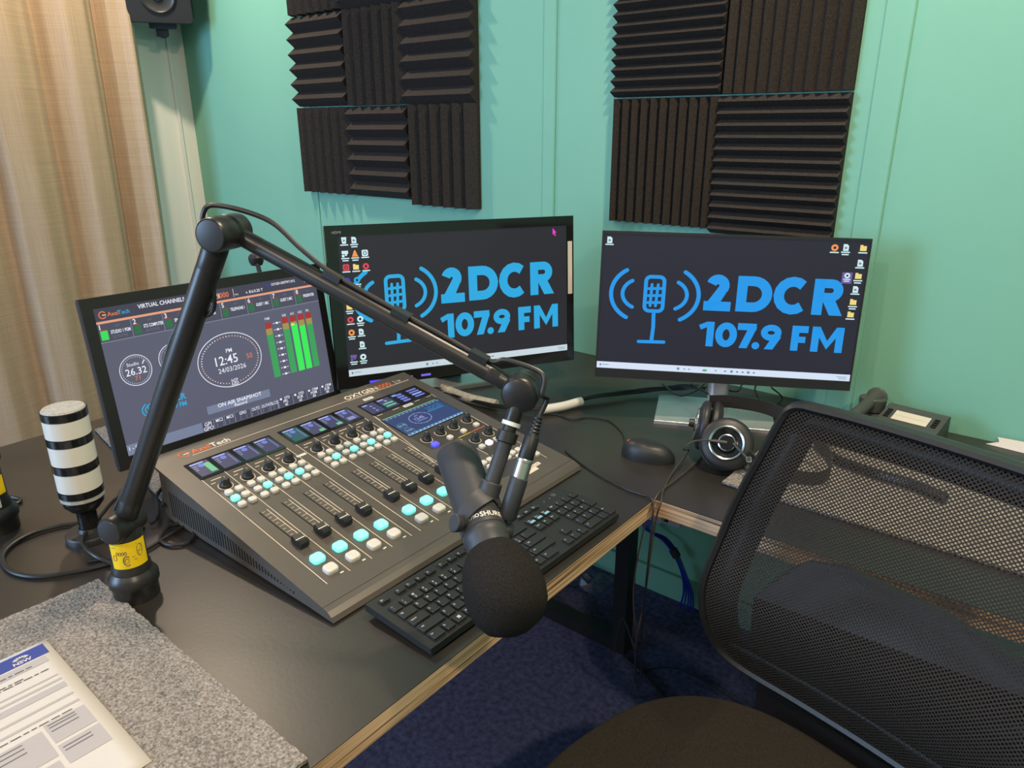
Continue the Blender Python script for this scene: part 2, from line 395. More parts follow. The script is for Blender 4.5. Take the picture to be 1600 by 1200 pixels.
# ------------------------------------------------------------------ acoustic foam tiles
def foam(name, x0, z0, w, h, n, vert, lab, grp, dep=.046, base=.014):
    b = MB(); L = w if vert else h; A = h if vert else w; prof = [(0, 0), (0, base)]
    p = L/n
    for i in range(n): prof += [((i+.5)*p, dep), ((i+1)*p, base)]
    prof.append((L, 0)); k = len(prof)
    def pt(s_, d, a):                                                 # s along profile, d off wall, a along wedge
        return (x0+s_, -d, z0+a) if vert else (x0+a, -d, z0+s_)
    V = [pt(s_, d, 0) for s_, d in prof]+[pt(s_, d, A) for s_, d in prof]
    F = [(i, i+1, k+i+1, k+i) for i in range(k-1)]+[tuple(range(k))[::-1], tuple(range(k, 2*k)), (k-1, 0, k, 2*k-1)]
    if vert: F = [f[::-1] for f in F]
    b.add(V, [f[::-1] for f in F], 'foam_black')
    o = single(b, name, lab, 'acoustic foam', (x0+w/2, 0, z0), grp)
    bpy.context.view_layer.update(); return o
TW = .288; X0 = .785
names_l = {(0, 0): 'bottom left', (0, 1): 'bottom middle', (0, 2): 'bottom right', (1, 0): 'middle left', (1, 1): 'centre', (1, 2): 'middle right', (2, 0): 'top left', (2, 1): 'top middle', (2, 2): 'top right'}
zr = {(0, 0): 1.107, (0, 1): 1.105, (0, 2): 1.092, (1, 0): 1.404, (1, 1): 1.402, (1, 2): 1.399, (2, 0): 1.70, (2, 1): 1.695, (2, 2): 1.70}
for r_ in range(3):
    for c_ in range(3):
        vt = (r_+c_) % 2 == 0; top = (1.402 if r_ == 0 else zr[(2, c_)] if r_ == 1 else 2.0)-.003
        foam('acoustic_foam_tile', X0+c_*TW, zr[(r_, c_)], TW-.002, top-zr[(r_, c_)], 6, vt, 'black %s-wedge foam tile, %s of the nine-tile block left of the cover strip' % ('upright' if vt else 'level', names_l[(r_, c_)]), 'coarse foam tiles on the green wall')
T2 = .291; X1 = 2.118
for r_, c_, z0, z1, nm in ((0, 0, 1.094, 1.398, 'lower left'), (0, 1, 1.083, 1.398, 'lower right'), (1, 0, 1.402, 1.70, 'upper left'), (1, 1, 1.402, 1.70, 'upper right')):
    vt = (r_+c_) % 2 == 0
    foam('acoustic_foam_tile', X1+c_*T2+(0 if r_ == 0 or c_ else .0), z0, T2-.002, z1-z0, 12 if not vt else 11, vt, 'black finely wedged foam tile, %s of the four above the right monitor' % nm, 'fine foam tiles on the green wall', .036, .012)
# ------------------------------------------------------------------ desk
DT, DB = .700, .668
dk = thing('corner_desk', 'L-shaped desk with black laminate top, raw plywood edges and black steel legs', 'desk', (2.05, -1.1, 0))
P = [(1.455, -2.3), (2.64, -2.3), (2.64, -.674), (4.5, -.674), (4.5, -.004), (1.455, -.004)]
MB().prism([(x-2.05, y+1.1) for x, y in P], DB, DT-.0012, 'plywood_edge').build('plywood_edge', dk, label='pale striped plywood edge of the worktop')
MB().prism([(x-2.05, y+1.1) for x, y in P], DT-.0012, DT, 'desk_laminate').build('worktop', dk)
def leg_frame(x0, x1, y):
    b = MB(); s_ = .02
    b.box(x1-s_, x1+s_, y-s_, y+s_, .04, DB, 'black_steel'); b.box(x0-s_, x0+s_, y-s_, y+s_, .04, DB, 'black_steel')
    b.box(x0-s_, x1+s_, y-s_, y+s_, 0, .04, 'black_steel'); b.box(x0+s_, x1-s_, y-s_, y+s_, DB-.03, DB, 'black_steel')
    return b.build('leg_frame', dk, world=True)
leg_frame(1.6, 2.385, -.30); leg_frame(1.6, 2.50, -2.1)
b = MB(); b.box(4.2, 4.24, -.60, -.56, .04, DB, 'black_steel'); b.box(4.2, 4.24, -.12, -.08, .04, DB, 'black_steel'); b.box(4.2, 4.24, -.60, -.08, 0, .04, 'black_steel'); b.box(4.2, 4.24, -.56, -.12, DB-.03, DB, 'black_steel'); b.build('leg_frame', dk, world=True)
b = MB(); b.box(2.60, 2.655, -.676, -.655, DB-.012, DB, 'satin_nickel'); b.build('joint_bracket', dk, world=True)
# ------------------------------------------------------------------ carpet tiles and papers on the desk
def carpet(P, lab, zt=.0075):
    b = MB(); n = len(P); Q = []
    for i in range(n):                                                # slightly ragged pile edge
        a, c = Vector(P[i]), Vector(P[(i+1) % n]); d = (c-a); nn = Vector((-d.y, d.x)).normalized(); N = max(2, int(d.length/.0045))
        for k in range(N): Q.append(a+d*(k/N)+nn*random.uniform(-.0011, .0011)*(k > 0))
    b.prism([(q.x, q.y) for q in Q], DT+.0004, DT+.0030, 'rubber'); b.prism([(q.x, q.y) for q in Q], DT+.0030, DT+zt, 'carpet_tile')
    cx = sum(p[0] for p in P)/n; cy = sum(p[1] for p in P)/n
    return single(b, 'carpet_tile', lab, 'carpet tile', (cx, cy, DT), 'grey carpet offcuts laid on the desk')
carpet([(2.125, -1.411), (2.108, -1.90), (2.625, -1.905), (2.634, -1.416)], 'grey looped carpet tile lying at the front left of the desk under the printed form')
carpet([(1.985, -1.238), (1.53, -1.168), (1.545, -.70), (2.005, -.72)], 'grey carpet tile lying under the left monitor')
carpet([(2.712, -.548), (2.716, -.10), (3.30, -.10), (3.30, -.55)], 'grey-beige carpet tile lying on the side desk behind the office chair')
# printed form, built flat in its own frame (x right, y up the page)
fm = thing('printed_form', 'white printed form with blue NSW header lying on the grey carpet tile', 'document', (2.214, -1.514, DT+.0079))
a = Vector((2.214, -1.5135)); e = (Vector((2.506, -1.520))-a).normalized()           # right page edge runs down the page
ydir = Vector((-e.x, -e.y, 0)); xdir = Vector((0, 0, 1)).cross(ydir)*-1
xdir = ydir.cross(Vector((0, 0, 1)))
PF = frame((a.x, a.y, DT+.0079), xdir, ydir, (0, 0, 1))
b = MB(); W_, H_ = .21, .297
b.grid(lambda u, v: (-W_+W_*u, -H_+H_*v, .0010), 12, 20, 'paper'); sh = b.build('sheet', fm, PF, True)
so = sh.modifiers.new('thickness', 'SOLIDIFY'); so.thickness = .0005
c = Canvas(.00010)
c.rect(-.205, -.030, -.006, -.006, 'paper_blue', 14)
for i in range(7): c.stroke([(-.11+i*.004, -.030), (-.085+i*.004, -.008)], .0006, 'paper_shade', 15)
c.text('NSW', -.034, -.0275, .0065, 'paper', 15, 'c', .03)
for i in range(7):
    an = math.radians(20+i*23.3); c.stroke([(-.034+.002*math.cos(an), -.0185+.001*math.sin(an)), (-.034+.009*math.cos(an), -.0185+.0065*math.sin(an))], .0022, 'paper', 15)
c.rect(-.205, -.047, -.012, -.033, 'paper_shade', 14)
for y, x1, h in ((-.044, -.03, .0022), (-.060, -.038, .0018), (-.064, -.016, .0018)):
    random.seed(int(-y*1000)); x = -.2
    while x < x1-.006:
        wd = random.uniform(.004, .011); c.rect(x, y, min(x+wd, x1), y+h, 'ink', 15); x += wd+.0022
for y0, y1 in ((-.083, -.080), (-.094, -.090), (-.111, -.100), (-.130, -.126), (-.147, -.143)): c.rect(-.205, y0, -.014, y1, 'paper_shade', 14)
for y, x1, h in ((-.104, -.075, .0016), (-.122, -.100, .0030), (-.137, -.130, .0016), (-.153, -.11, .0016), (-.156, -.022, .0016)):
    random.seed(int(-y*900)); x = -.2
    while x < x1-.006:
        wd = random.uniform(.004, .011); c.rect(x, y, min(x+wd, x1), y+h, 'ink', 15); x += wd+.0022
for x0, y0, x1, y1 in ((-.205, -.215, -.115, -.172), (-.112, -.215, -.060, -.165), (-.056, -.195, -.014, -.158), (-.056, -.235, -.014, -.200), (-.205, -.262, -.062, -.222)): c.rect(x0, y0, x1, y1, 'paper_shade', 14)
for x0, y in ((-.053, -.163), (-.053, -.168), (-.053, -.175), (-.108, -.171), (-.108, -.178), (-.108, -.186), (-.2, -.18), (-.2, -.19), (-.053, -.208), (-.053, -.214), (-.2, -.23), (-.2, -.24)): c.rect(x0, y, x0+.028, y+.0016, 'ink', 15)
c.build('printing', fm, PF, True)
# papers on the side desk at the right
def sheet(P, lab, z, cat='paper'):
    b = MB(); b.prism(P, z, z+.0012, 'paper'); cx = sum(p[0] for p in P)/len(P); cy = sum(p[1] for p in P)/len(P)
    return single(b, 'paper_sheet', lab, cat, (cx, cy, z))
sheet([(3.062, -.19), (3.085, -.285), (3.29, -.30), (3.275, -.175)], 'white sheet of paper on the carpet tile seen through the chair mesh', DT+.0078)
b = MB(); b.add([(3.068, -.028, DT+.001), (3.30, -.05, DT+.001), (3.28, -.006, DT+.02), (3.085, -.008, DT+.014), (3.09, -.022, DT+.009)], [(0, 1, 2, 3, 4)], 'paper'); o = single(b, 'paper_sheet', 'white curled paper by the green wall at the right edge', 'paper', (3.15, -.03, DT)); o.modifiers.new('t', 'SOLIDIFY').thickness = .001
# ------------------------------------------------------------------ screens
for nm, rgb, k in (('scr_bg', (36, 36, 48), 1), ('scr_bg_mid', (40, 40, 46), 1), ('logo_blue', (32, 150, 232), 1), ('logo_cyan', (44, 168, 224), 1), ('task_bar', (214, 226, 246), 1), ('task_bar_mid', (200, 215, 222), 1), ('task_mark', (90, 150, 170), 1), ('task_dark', (60, 70, 90), 1),
                   ('ic_white', (205, 235, 240), 1), ('ic_red', (215, 70, 80), 1), ('ic_orange', (240, 150, 80), 1), ('ic_yellow', (240, 215, 130), 1), ('ic_green', (70, 170, 110), 1), ('ic_blue', (50, 60, 190), 1), ('ic_purple', (110, 90, 160), 1), ('cursor_pink', (235, 60, 200), 1),
                   ('ui_bg', (92, 94, 112), 1), ('ui_top', (66, 66, 80), 1), ('ui_cell', (76, 78, 94), 1), ('ui_line', (130, 132, 152), 1), ('ui_orange', (228, 160, 130), 1), ('ui_white', (235, 238, 250), 1), ('ui_dim', (112, 112, 126), 1), ('ui_green', (62, 160, 92), 1), ('ui_bright', (60, 235, 90), 1), ('ui_dkgreen', (50, 110, 72), 1), ('ui_red', (165, 52, 52), 1), ('ui_olive', (160, 145, 80), 1), ('ui_o2', (235, 120, 70), 1), ('ui_bar', (120, 130, 155), 1), ('ui_peach', (240, 190, 170), 1),
                   ('lcd_bg', (64, 66, 100), 1), ('lcd_dark', (14, 14, 24), 1), ('lcd_head', (165, 175, 240), 1), ('lcd_blue', (112, 128, 215), 1), ('lcd_text', (140, 145, 190), 1), ('lcd_green', (110, 200, 140), 1), ('lcd_teal', (40, 90, 100), 1), ('lcd_main', (50, 66, 110), 1), ('lcd_light', (140, 190, 225), 1), ('lcd_cyan', (50, 110, 160), 1)):
    emat(nm, rgb, k)
MT_ALIAS = {}
def wordmark(c, m, L=3):
    """2DCR / 107.9 FM with the microphone and sound waves, on a 1.6 x 0.9 canvas"""
    S_ = c.stroke; w1 = .062
    def seq(*parts):
        out = []
        for p in parts:
            if len(p) == 2: out.append(p)
            else:
                cx, cy, rx, ry, a0, a1 = p; N = 12
                out += [(cx+rx*math.cos(math.radians(a0+(a1-a0)*i/N)), cy+ry*math.sin(math.radians(a0+(a1-a0)*i/N))) for i in range(N+1)]
        return out
    def slant(x0, y0, x1, y1, ww): c.poly([(x0-ww/2, y0), (x0+ww/2, y0), (x1+ww/2, y1), (x1-ww/2, y1)], m, L)
    def two(x, y, W, H, w):
        r = W*.40; cx, cy = x+W*.47, y+H-r-w/2+w*.5; rr = r-w*.5+.004
        S_(seq((cx, cy, rr, rr, 165, -42)), w, m, L); ex, ey = cx+rr*math.cos(math.radians(-42)), cy+rr*math.sin(math.radians(-42))
        c.poly([(x, y+w*.35), (x+w*.45, y), (x+w*1.55, y+w*.75), (ex+w*.40, ey-w*.30), (ex-w*.36, ey+w*.36)], m, L); S_([(x, y+w/2), (x+W, y+w/2)], w, m, L); c.rect(x, y, x+w, y+w, m, L)
    def dee(x, y, W, H, w): S_(seq((x+w/2, y+w/2), (x+W-H/2, y+w/2), (x+W-H/2, y+H/2, H/2-w/2, H/2-w/2, -90, 90), (x+w/2, y+H-w/2)), w, m, L, True)
    def cee(x, y, W, H, w): S_(seq((x+W*.52, y+H/2, W*.52-w/2, H/2-w/2+.002, 48, 312)), w, m, L)
    def arr(x, y, W, H, w):
        S_([(x+w/2, y), (x+w/2, y+H)], w, m, L); r = H*.31
        S_(seq((x+w/2, y+H-w*.45), (x+W*.55, y+H-w*.45), (x+W*.55, y+H-r, r-w*.45, r-w*.45, 90, -90), (x+w/2, y+H-2*r+w*.45)), w*.9, m, L); slant(x+W-w*.62, y, x+W*.50, y+H*.44, w*1.25)
    two(.653, .425, .168, .232, w1); dee(.852, .428, .215, .230, w1); cee(1.075, .425, .222, .238, w1); arr(1.312, .428, .185, .230, w1)
    w2 = .045; y, H = .187, .165
    S_([(.712, y), (.712, y+H)], w2, m, L); S_([(.645, y+H*.76), (.70, y+H-.014)], w2*.75, m, L)
    c.arc(.812, y+H/2, .045, H/2-w2/2, 0, 360, w2, m, L, 28)
    S_([(.880, y+H-w2/2), (.995, y+H-w2/2)], w2, m, L); slant(.922, y, .974, y+H-w2*.5, w2*1.12)
    c.disc(1.000, y+.020, .024, m, L)
    c.arc(1.088, y+H-.054, .048-w2*.12, .033, 0, 360, w2*.9, m, L, 24); slant(1.080, y, 1.126, y+H*.52, w2*1.2)
    S_([(1.236, y), (1.236, y+H)], w2, m, L); S_([(1.236, y+H-w2/2), (1.312, y+H-w2/2)], w2, m, L); S_([(1.236, y+H*.45), (1.300, y+H*.45)], w2*.9, m, L)
    S_([(1.358, y), (1.358, y+H)], w2, m, L); S_([(1.504, y), (1.504, y+H)], w2, m, L); c.poly([(1.336, y+H), (1.382, y+H), (1.431, y+H*.45), (1.431, y+.018)], m, L); c.poly([(1.480, y+H), (1.527, y+H), (1.431, y+.018), (1.431, y+H*.45)], m, L)
    # microphone and waves
    lw = .024
    c.stroke(rrect(.115, .225, .03, 5, .342, .518), lw, m, L, True)
    for x0, y0, x1, y1 in ((.320, .440, .323, .580), (.354, .440, .362, .580)): S_([(x0, y0), (x1, y1)], .018, m, L, rnd=True)
    for k_ in range(3): yy = .460+k_*.046; S_([(.304, yy), (.382, yy+.004)], .018, m, L, rnd=True)
    S_([(.346, .392), (.350, .30), (.345, .205)], lw, m, L); S_([(.262, .196), (.424, .200)], .022, m, L, rnd=True)
    for k_, (r, h, ww) in enumerate(((.125, .100, .024), (.198, .180, .026))):
        for sgn, ctr in ((-1, .300), (1, .386)):
            S_([(ctr+sgn*(.035+r*math.cos(math.radians(a_))-.035*(k_ == 0)*0)-.0, .515+h*math.sin(math.radians(a_))) for a_ in range(-62, 63, 6)], ww, m, L, rnd=True)
def icon(c, x, y, kind, col, L=4, h=.042, lines=1):
    if kind == 'doc': c.poly([(x-h*.38, y-h/2), (x+h*.38, y-h/2), (x+h*.38, y+h*.25), (x+h*.12, y+h/2), (x-h*.38, y+h/2)], col, L); c.rect(x-h*.2, y-h*.2, x+h*.15, y+h*.1, 'ui_line', L+1)
    elif kind == 'folder': c.rect(x-h*.45, y-h*.42, x+h*.45, y+h*.3, col, L); c.rect(x-h*.45, y+h*.3, x-h*.05, y+h*.45, col, L)
    elif kind == 'round': c.disc(x, y, h*.5, col, L); c.disc(x, y, h*.2, 'scr_bg', L+1)
    elif kind == 'box': c.poly(rrect(h, h, h*.2, 3, x, y), col, L); c.arc(x, y, h*.25, h*.25, 0, 360, h*.1, 'scr_bg', L+1, 12)
    elif kind == 'cone': c.poly([(x-h*.5, y-h/2), (x+h*.5, y-h/2), (x+h*.1, y+h/2), (x-h*.1, y+h/2)], col, L)
    elif kind == 'bin': c.poly([(x-h*.3, y-h/2), (x+h*.3, y-h/2), (x+h*.4, y+h/2), (x-h*.4, y+h/2)], col, L); c.rect(x-h*.15, y-h*.15, x+h*.15, y+h*.15, 'ui_line', L+1)
    elif kind == 'pc': c.rect(x-h*.5, y, x+h*.5, y+h*.5, col, L); c.rect(x-h*.5, y-h*.5, x-h*.1, y-h*.1, col, L); c.rect(x, y-h*.3, x+h*.3, y, col, L)
    for k in range(lines):
        wd = h*(.62-.14*k); c.rect(x-wd, y-h*.78-k*h*.34, x+wd, y-h*.60-k*h*.34, 'ic_white', L)
def desktop(kind):
    c = Canvas(.00010); W, H = 1.6, .9
    c.rect(0, 0, W, H, 'scr_bg' if kind == 'R' else 'scr_bg_mid', 1)
    wordmark(c, 'logo_blue' if kind == 'R' else 'logo_cyan', 3)
    tb = 'task_bar' if kind == 'R' else 'task_bar_mid'
    c.rect(0, .002, W, .046, tb, 2); c.rect(.02, .018, .028, .03, 'task_dark', 3); c.rect(.035, .024, .08, .028, 'task_mark', 3); c.rect(1.52, .026, 1.58, .030, 'task_mark', 3); c.rect(1.53, .014, 1.58, .018, 'task_mark', 3)
    for i, x in enumerate((.53, .57, .60, .70, .77, .83, .87, .905, .94, .975, 1.01)):
        if i in (3,): c.disc(x, .022, .016, 'ic_green', 3, .007)
        elif i % 3 == 0: c.rect(x-.008, .016, x+.008, .032, 'task_mark', 3)
        else: c.rect(x-.006, .020, x+.006, .027, 'task_dark' if i > 4 else 'task_mark', 3)
    if kind == 'R':
        icon(c, .04, .858, 'doc', 'ic_white')
        icon(c, 1.40, .855, 'round', 'ic_orange'); icon(c, 1.465, .858, 'doc', 'ic_white', lines=2); icon(c, 1.585-.02, .858, 'folder', 'ic_yellow', lines=1)
        icon(c, 1.56, .765, 'doc', 'ic_white'); c.rect(1.465, .635, 1.525, .705, 'ic_purple', 4); icon(c, 1.495, .685, 'round', 'ic_white', 5, .034, 2)
        icon(c, 1.56, .685, 'folder', 'ic_yellow', lines=2); icon(c, 1.555, .600, 'doc', 'ic_white'); icon(c, 1.552, .520, 'folder', 'ic_yellow', lines=2); icon(c, 1.548, .440, 'folder', 'ic_yellow')
    else:
        X = (.040, .102, .165)
        for r, col, k, cl, ln in ((0, 0, 'bin', 'ic_white', 1), (0, 1, 'doc', 'ic_white', 2), (1, 0, 'pc', 'ic_white', 2), (1, 1, 'cone', 'ic_orange', 2), (1, 2, 'box', 'ic_white', 1), (2, 0, 'box', 'ic_red', 1), (2, 1, 'folder', 'ic_yellow', 1), (2, 2, 'round', 'ic_red', 1), (3, 0, 'round', 'ic_blue', 1), (3, 1, 'round', 'logo_cyan', 2), (4, 0, 'doc', 'ic_white', 1), (5, 0, 'folder', 'ic_yellow', 2), (6, 0, 'round', 'ic_red', 1), (6, 1, 'round', 'ic_white', 2), (7, 0, 'round', 'ic_orange', 2), (7, 1, 'doc', 'ic_white', 1), (8, 1, 'doc', 'ic_white', 1), (9, 0, 'pc', 'ic_purple', 2), (9, 1, 'round', 'ic_white', 2)):
            icon(c, X[col], .872-r*.0832, k, cl, 4, .040, ln)
        x, y = 1.492, .885; c.poly([(x, y), (x+.030, y-.032), (x+.017, y-.034), (x+.024, y-.052), (x+.015, y-.055), (x+.009, y-.038), (x, y-.046)], 'cursor_pink', 5)
    return c
def mixer_ui():
    c = Canvas(.00010); W = 1.6
    c.rect(0, 0, W, .9, 'ui_bg', 1); c.rect(0, .818, W, .9, 'ui_top', 2); c.rect(0, .808, W, .822, 'ui_orange', 3); c.rect(0, .700, W, .808, 'ui_cell', 2)
    c.rect(0, .696, W, .701, 'ui_line', 3)
    c.arc(.047, .858, .020, .020, 30, 330, .006, 'ui_o2', 4, 14); c.rect(.045, .854, .068, .860, 'ui_peach', 4)
    c.text('Axel', .075, .846, .026, 'ui_o2', 4, 'l', .01); c.text('Tech', .138, .846, .026, 'logo_cyan', 4, 'l', .01)
    c.text('VIRTUAL CHANNELS ON', .262, .860, .026, 'ui_white', 4, 'l', .016, .92)
    c.text('OXYGEN', .66, .838, .034, 'ui_white', 4, 'l', .0, .8); c.text('3000', .79, .838, .036, 'ui_o2', 4, 'l', .012, .95); c.rect(.915, .832, .919, .885, 'ui_peach', 4); c.text('TP4', .925, .838, .012, 'ui_white', 4)
    c.text('v. 8.6.0.20 T', 1.01, .838, .020, 'ui_white', 4, 'l', .01); c.text('OXYGEN 3000TP4T1.0912', 1.22, .862, .018, 'ui_white', 4, 'l', .01, .72); c.rect(1.185, .862, 1.205, .880, 'ic_blue', 4); c.rect(1.50, .848, 1.515, .852, 'ui_white', 4)
    nm = ['STUDIO 1 PGM', 'ST2 COMPUTER', 'SPL FM', 'PROGRAM', 'TELEPHONE 1', 'GUEST 1 MIC', 'GUEST 2 MIC', 'PRESENTER']
    for i in range(8):
        x = i*.2; c.rect(x-.002, .700, x+.002, .806, 'ui_line', 3)
        c.text(str(i+1), x+.012, .774, .032, 'ui_white', 4, 'l', .01); c.rect(x+.014, .768, x+.050, .774, 'ui_red', 4)
        c.rect(x+.012, .712, x+.054, .766, 'ui_bright' if i == 0 else 'ui_dkgreen', 4)
        if i == 0: [c.rect(x+.016, .718+k*.012, x+.050, .721+k*.012, 'ui_green', 5) for k in range(4)]
        c.text(nm[i], x+.072, .742, .021, 'ui_white', 4, 'l', .022, .62 if len(nm[i]) > 10 else .66)
        if i < 3: c.text('CD PLAYER', x+.078, .714, .018, 'ui_dim', 4, 'l', .0, .72)
        c.text('EXT', x+.105, .780, .012, 'ui_dim', 4, 'l')
    for cx, cy, r, lab, a, bb in ((.165, .500, .098, 'Studio', '26.32', '71'), (.415, .520, .098, 'On Air', '4.06', '')):
        c.arc(cx, cy, r, r*.95, 0, 360, .004, 'ui_white', 4, 40)
        for k in range(40): an = 2*PI*k/40; c.rect(cx+.085*math.cos(an)-.002, cy+.081*math.sin(an)-.002, cx+.085*math.cos(an)+.002, cy+.081*math.sin(an)+.002, 'ui_white', 4)
        c.text(lab, cx-.012, cy+.030, .022, 'ui_white', 5, 'c'); c.stroke([(cx+.046, cy+.030), (cx+.062, cy+.052)], .006, 'ui_white', 5); c.text(a, cx, cy-.026, .044, 'ui_white', 5, 'c', .006); c.text(bb, cx, cy-.062, .030, 'ui_o2', 5, 'c')
    cx, cy = .800, .425; c.arc(cx, cy, .238, .180, 0, 360, .005, 'ui_white', 4, 60)
    for k in range(60):
        an = 2*PI*k/60; c.disc(cx+.212*math.cos(an), cy+.158*math.sin(an), .0042, 'ui_white' if k % 5 == 0 or 18 < k < 30 else 'ui_peach', 5, n=8)
    c.text('PM', cx, .476, .028, 'ui_white', 5, 'c', .006); c.text('12:45', cx-.03, .402, .062, 'ui_white', 5, 'c', .006); c.text('50', cx+.145, .406, .036, 'ui_o2', 5, 'c'); c.text('24/03/2026', cx, .350, .034, 'ui_white', 5, 'c'); c.text('NTP', cx, .275, .020, 'ui_white', 5, 'c', .008); c.text('LTC', cx, .258, .018, 'ui_white', 5, 'c', .008); c.text('SYNC', cx, .243, .018, 'ui_white', 5, 'c', .008)
    for x0, top in ((1.110, .615), (1.252, .628), (1.322, .628), (1.390, .628), (1.458, .628)):
        c.rect(x0, .225, x0+.052, top, 'ui_green', 4); c.rect(x0, top-.042, x0+.052, top, 'ui_red', 5); c.rect(x0, top-.085, x0+.052, top-.042, 'ui_olive', 5)
    c.rect(1.322, .225, 1.376, .568, 'ui_bright', 6); c.rect(1.322, .560, 1.350, .575, 'ic_yellow', 7); c.rect(1.391, .225, 1.442, .545, 'ui_bright', 6)
    for k in range(9): y = .232+k*.046; c.rect(1.176, y, 1.190, y+.004, 'ui_white', 5); c.rect(1.198, y-.005, 1.220, y+.008, 'ui_white', 5); c.rect(1.228, y, 1.240, y+.004, 'ui_white', 5)
    for x, t in ((1.136, 'PGM'), (1.278, 'SUB'), (1.348, 'AU1'), (1.416, 'AU2'), (1.484, 'PFL')): c.text(t, x, .636, .017, 'ui_white', 5, 'c', .01, .8)
    c.rect(.560, .104, 1.048, .158, 'ui_bar', 3); c.text('ON AIR SNAPSHOT', .81, .132, .026, 'ui_white', 5, 'c', .016, 1.1); c.text('Record', .81, .107, .022, 'ui_white', 5, 'c', .016, 1.1)
    c.rect(0, 0, W, .066, 'ui_bar', 2)
    for x0, x1 in ((.505, .585), (.590, .665), (.670, .745), (.75, .87), (.875, .95), (.955, 1.03), (1.035, 1.09), (1.105, 1.225), (1.230, 1.350), (1.355, 1.475), (1.480, 1.598)): c.rect(x0, .002, x1, .064 if x0 < 1.1 else .074, 'ui_cell', 3)
    c.text('GPI', .545, .034, .026, 'ui_white', 5, 'c', .012); c.text('GPO', .545, .004, .026, 'ui_white', 5, 'c', .012)
    for x, t in ((.63, 'MIC2'), (.71, 'MIC3'), (.81, 'GPIO'), (.912, 'OUT3'), (.992, 'OUT4'), (1.062, 'TELCO')): c.text(t, x, .040, .022, 'ui_white', 5, 'c', .012, .8)
    for k in range(11): c.disc(.61+k*.045, .026, .004, 'ui_line', 5, n=8); c.disc(.61+k*.045, .012, .004, 'ui_line', 5, n=8)
    for x, a, bb, d in ((1.165, 'STD', 'PFL', '45'), (1.29, 'STD', 'SUB', '65'), (1.415, 'CRM', 'PGM', '04'), (1.54, 'CRM', 'SUB', '00')):
        c.text(a, x+.014, .053, .020, 'ui_white', 5, 'c', .014); c.rect(x-.048, .055, x-.030, .069, 'ui_white', 5); c.text(bb, x, .029, .021, 'ui_white', 5, 'c', .014); c.text(d, x, .005, .020, 'ui_white', 5, 'c', .014)
    c.text('1 - 8', .015, .030, .024, 'ui_white', 5, 'l', .01)
    # station mark, small
    m = 'logo_cyan'
    c.text('2DCR', .290, .252, .040, m, 5, 'l', .025, 1.05); c.text('107.9 FM', .288, .208, .030, m, 5, 'l', .02, 1.0)
    c.stroke(rrect(.040, .060, .010, 3, .205, .245), .007, m, 5, True)
    for sx in (-1, 1):
        for r in (.04, .06): c.stroke([(.205+sx*(.0+r*math.cos(math.radians(q))), .243+r*.75*math.sin(math.radians(q))) for q in range(-60, 61, 12)], .007, m, 5)
    c.rect(.180, .196, .230, .201, m, 5)
    return c
def monitor(name, lab, ctr, yaw, tilt, roll, W, H, bez, depth, body, kind, brand_side=None):
    """bez = left, right, top, bottom; the screen assembly is tilted on its stand"""
    U = Vector((math.cos(yaw), math.sin(yaw), 0)); N = Vector((U.y, -U.x, 0)); V = Vector((0, 0, 1))*math.cos(tilt)-N*math.sin(tilt)
    Ur = U*math.cos(roll)+V*math.sin(roll); Vr = V*math.cos(roll)-U*math.sin(roll); Nn = Ur.cross(Vr)
    back = -Nn
    F = frame(ctr, Ur, Vr, Nn)                                       # local x right, y up, z towards the viewer
    base = Vector((ctr[0], ctr[1], DT))+Vector((back.x, back.y, 0)).normalized()*(depth+.03)
    t = thing(name, lab, 'monitor', base, yaw)
    bl, br, bt, bb = bez; b = MB()
    # rim of four bars round the sunk screen, then the casing behind
    x0, x1, y0, y1 = -W/2, W/2, -H/2, H/2
    rim = 'monitor_bezel_gloss' if kind == 'M' else 'black_plastic'
    b.box(x0, x0+bl, y0, y1, -.012, 0, rim); b.box(x1-br, x1, y0, y1, -.012, 0, rim); b.box(x0+bl, x1-br, y1-bt, y1, -.012, 0, rim); b.box(x0+bl, x1-br, y0, y0+bb, -.012, 0, rim)
    b.build('bezel', t, F, True)
    b = MB(); b.prism(rrect(W-.002, H-.002, .006), -.020, -.012, body); b.prism(rrect(W*.82, H*.72, .03), -(depth), -.020, 'black_plastic'); b.build('casing', t, F, True)
    sw, sh = W-bl-br, H-bt-bb
    SF = F @ Matrix.Translation((x0+bl, y0+bb, -.0022)) @ Matrix.Diagonal((sw/1.6, sh/.9, 1, 1))
    c = mixer_ui() if kind == 'L' else desktop(kind); c.build('screen', t, SF, True)
    return t, F, base, U, N
MT['monitor_bezel_gloss'] = mat('monitor_bezel_gloss', (.012, .012, .012), .10, spec=.6)
mr, FR, bR, UR, NR = monitor('computer_monitor', 'slim-bezel monitor on a silver stand showing a blue station logo, right of the three', (2.582, -.285, .962), .535, .071, -.015, .540, .318, (.003, .003, .005, .020), .045, 'black_plastic', 'R')
mm, FM, bM, UM, NM = monitor('computer_monitor', 'glossy thick-bezel monitor behind the mixing console, desktop icons over a cyan logo', (2.0042, -.488, .9431), 1.098, .085, -.012, .6136, .3682, (.027, .019, .023, .027), .055, 'black_plastic', 'M')
ml, FL, bL, UL, NL = monitor('computer_monitor', 'grey mixer status monitor with clock and level meters, left behind the mic arm', (1.824, -.993, .887), 1.572, .145, -.014, .510, .320, (.020, .017, .020, .024), .045, 'monitor_side', 'L')
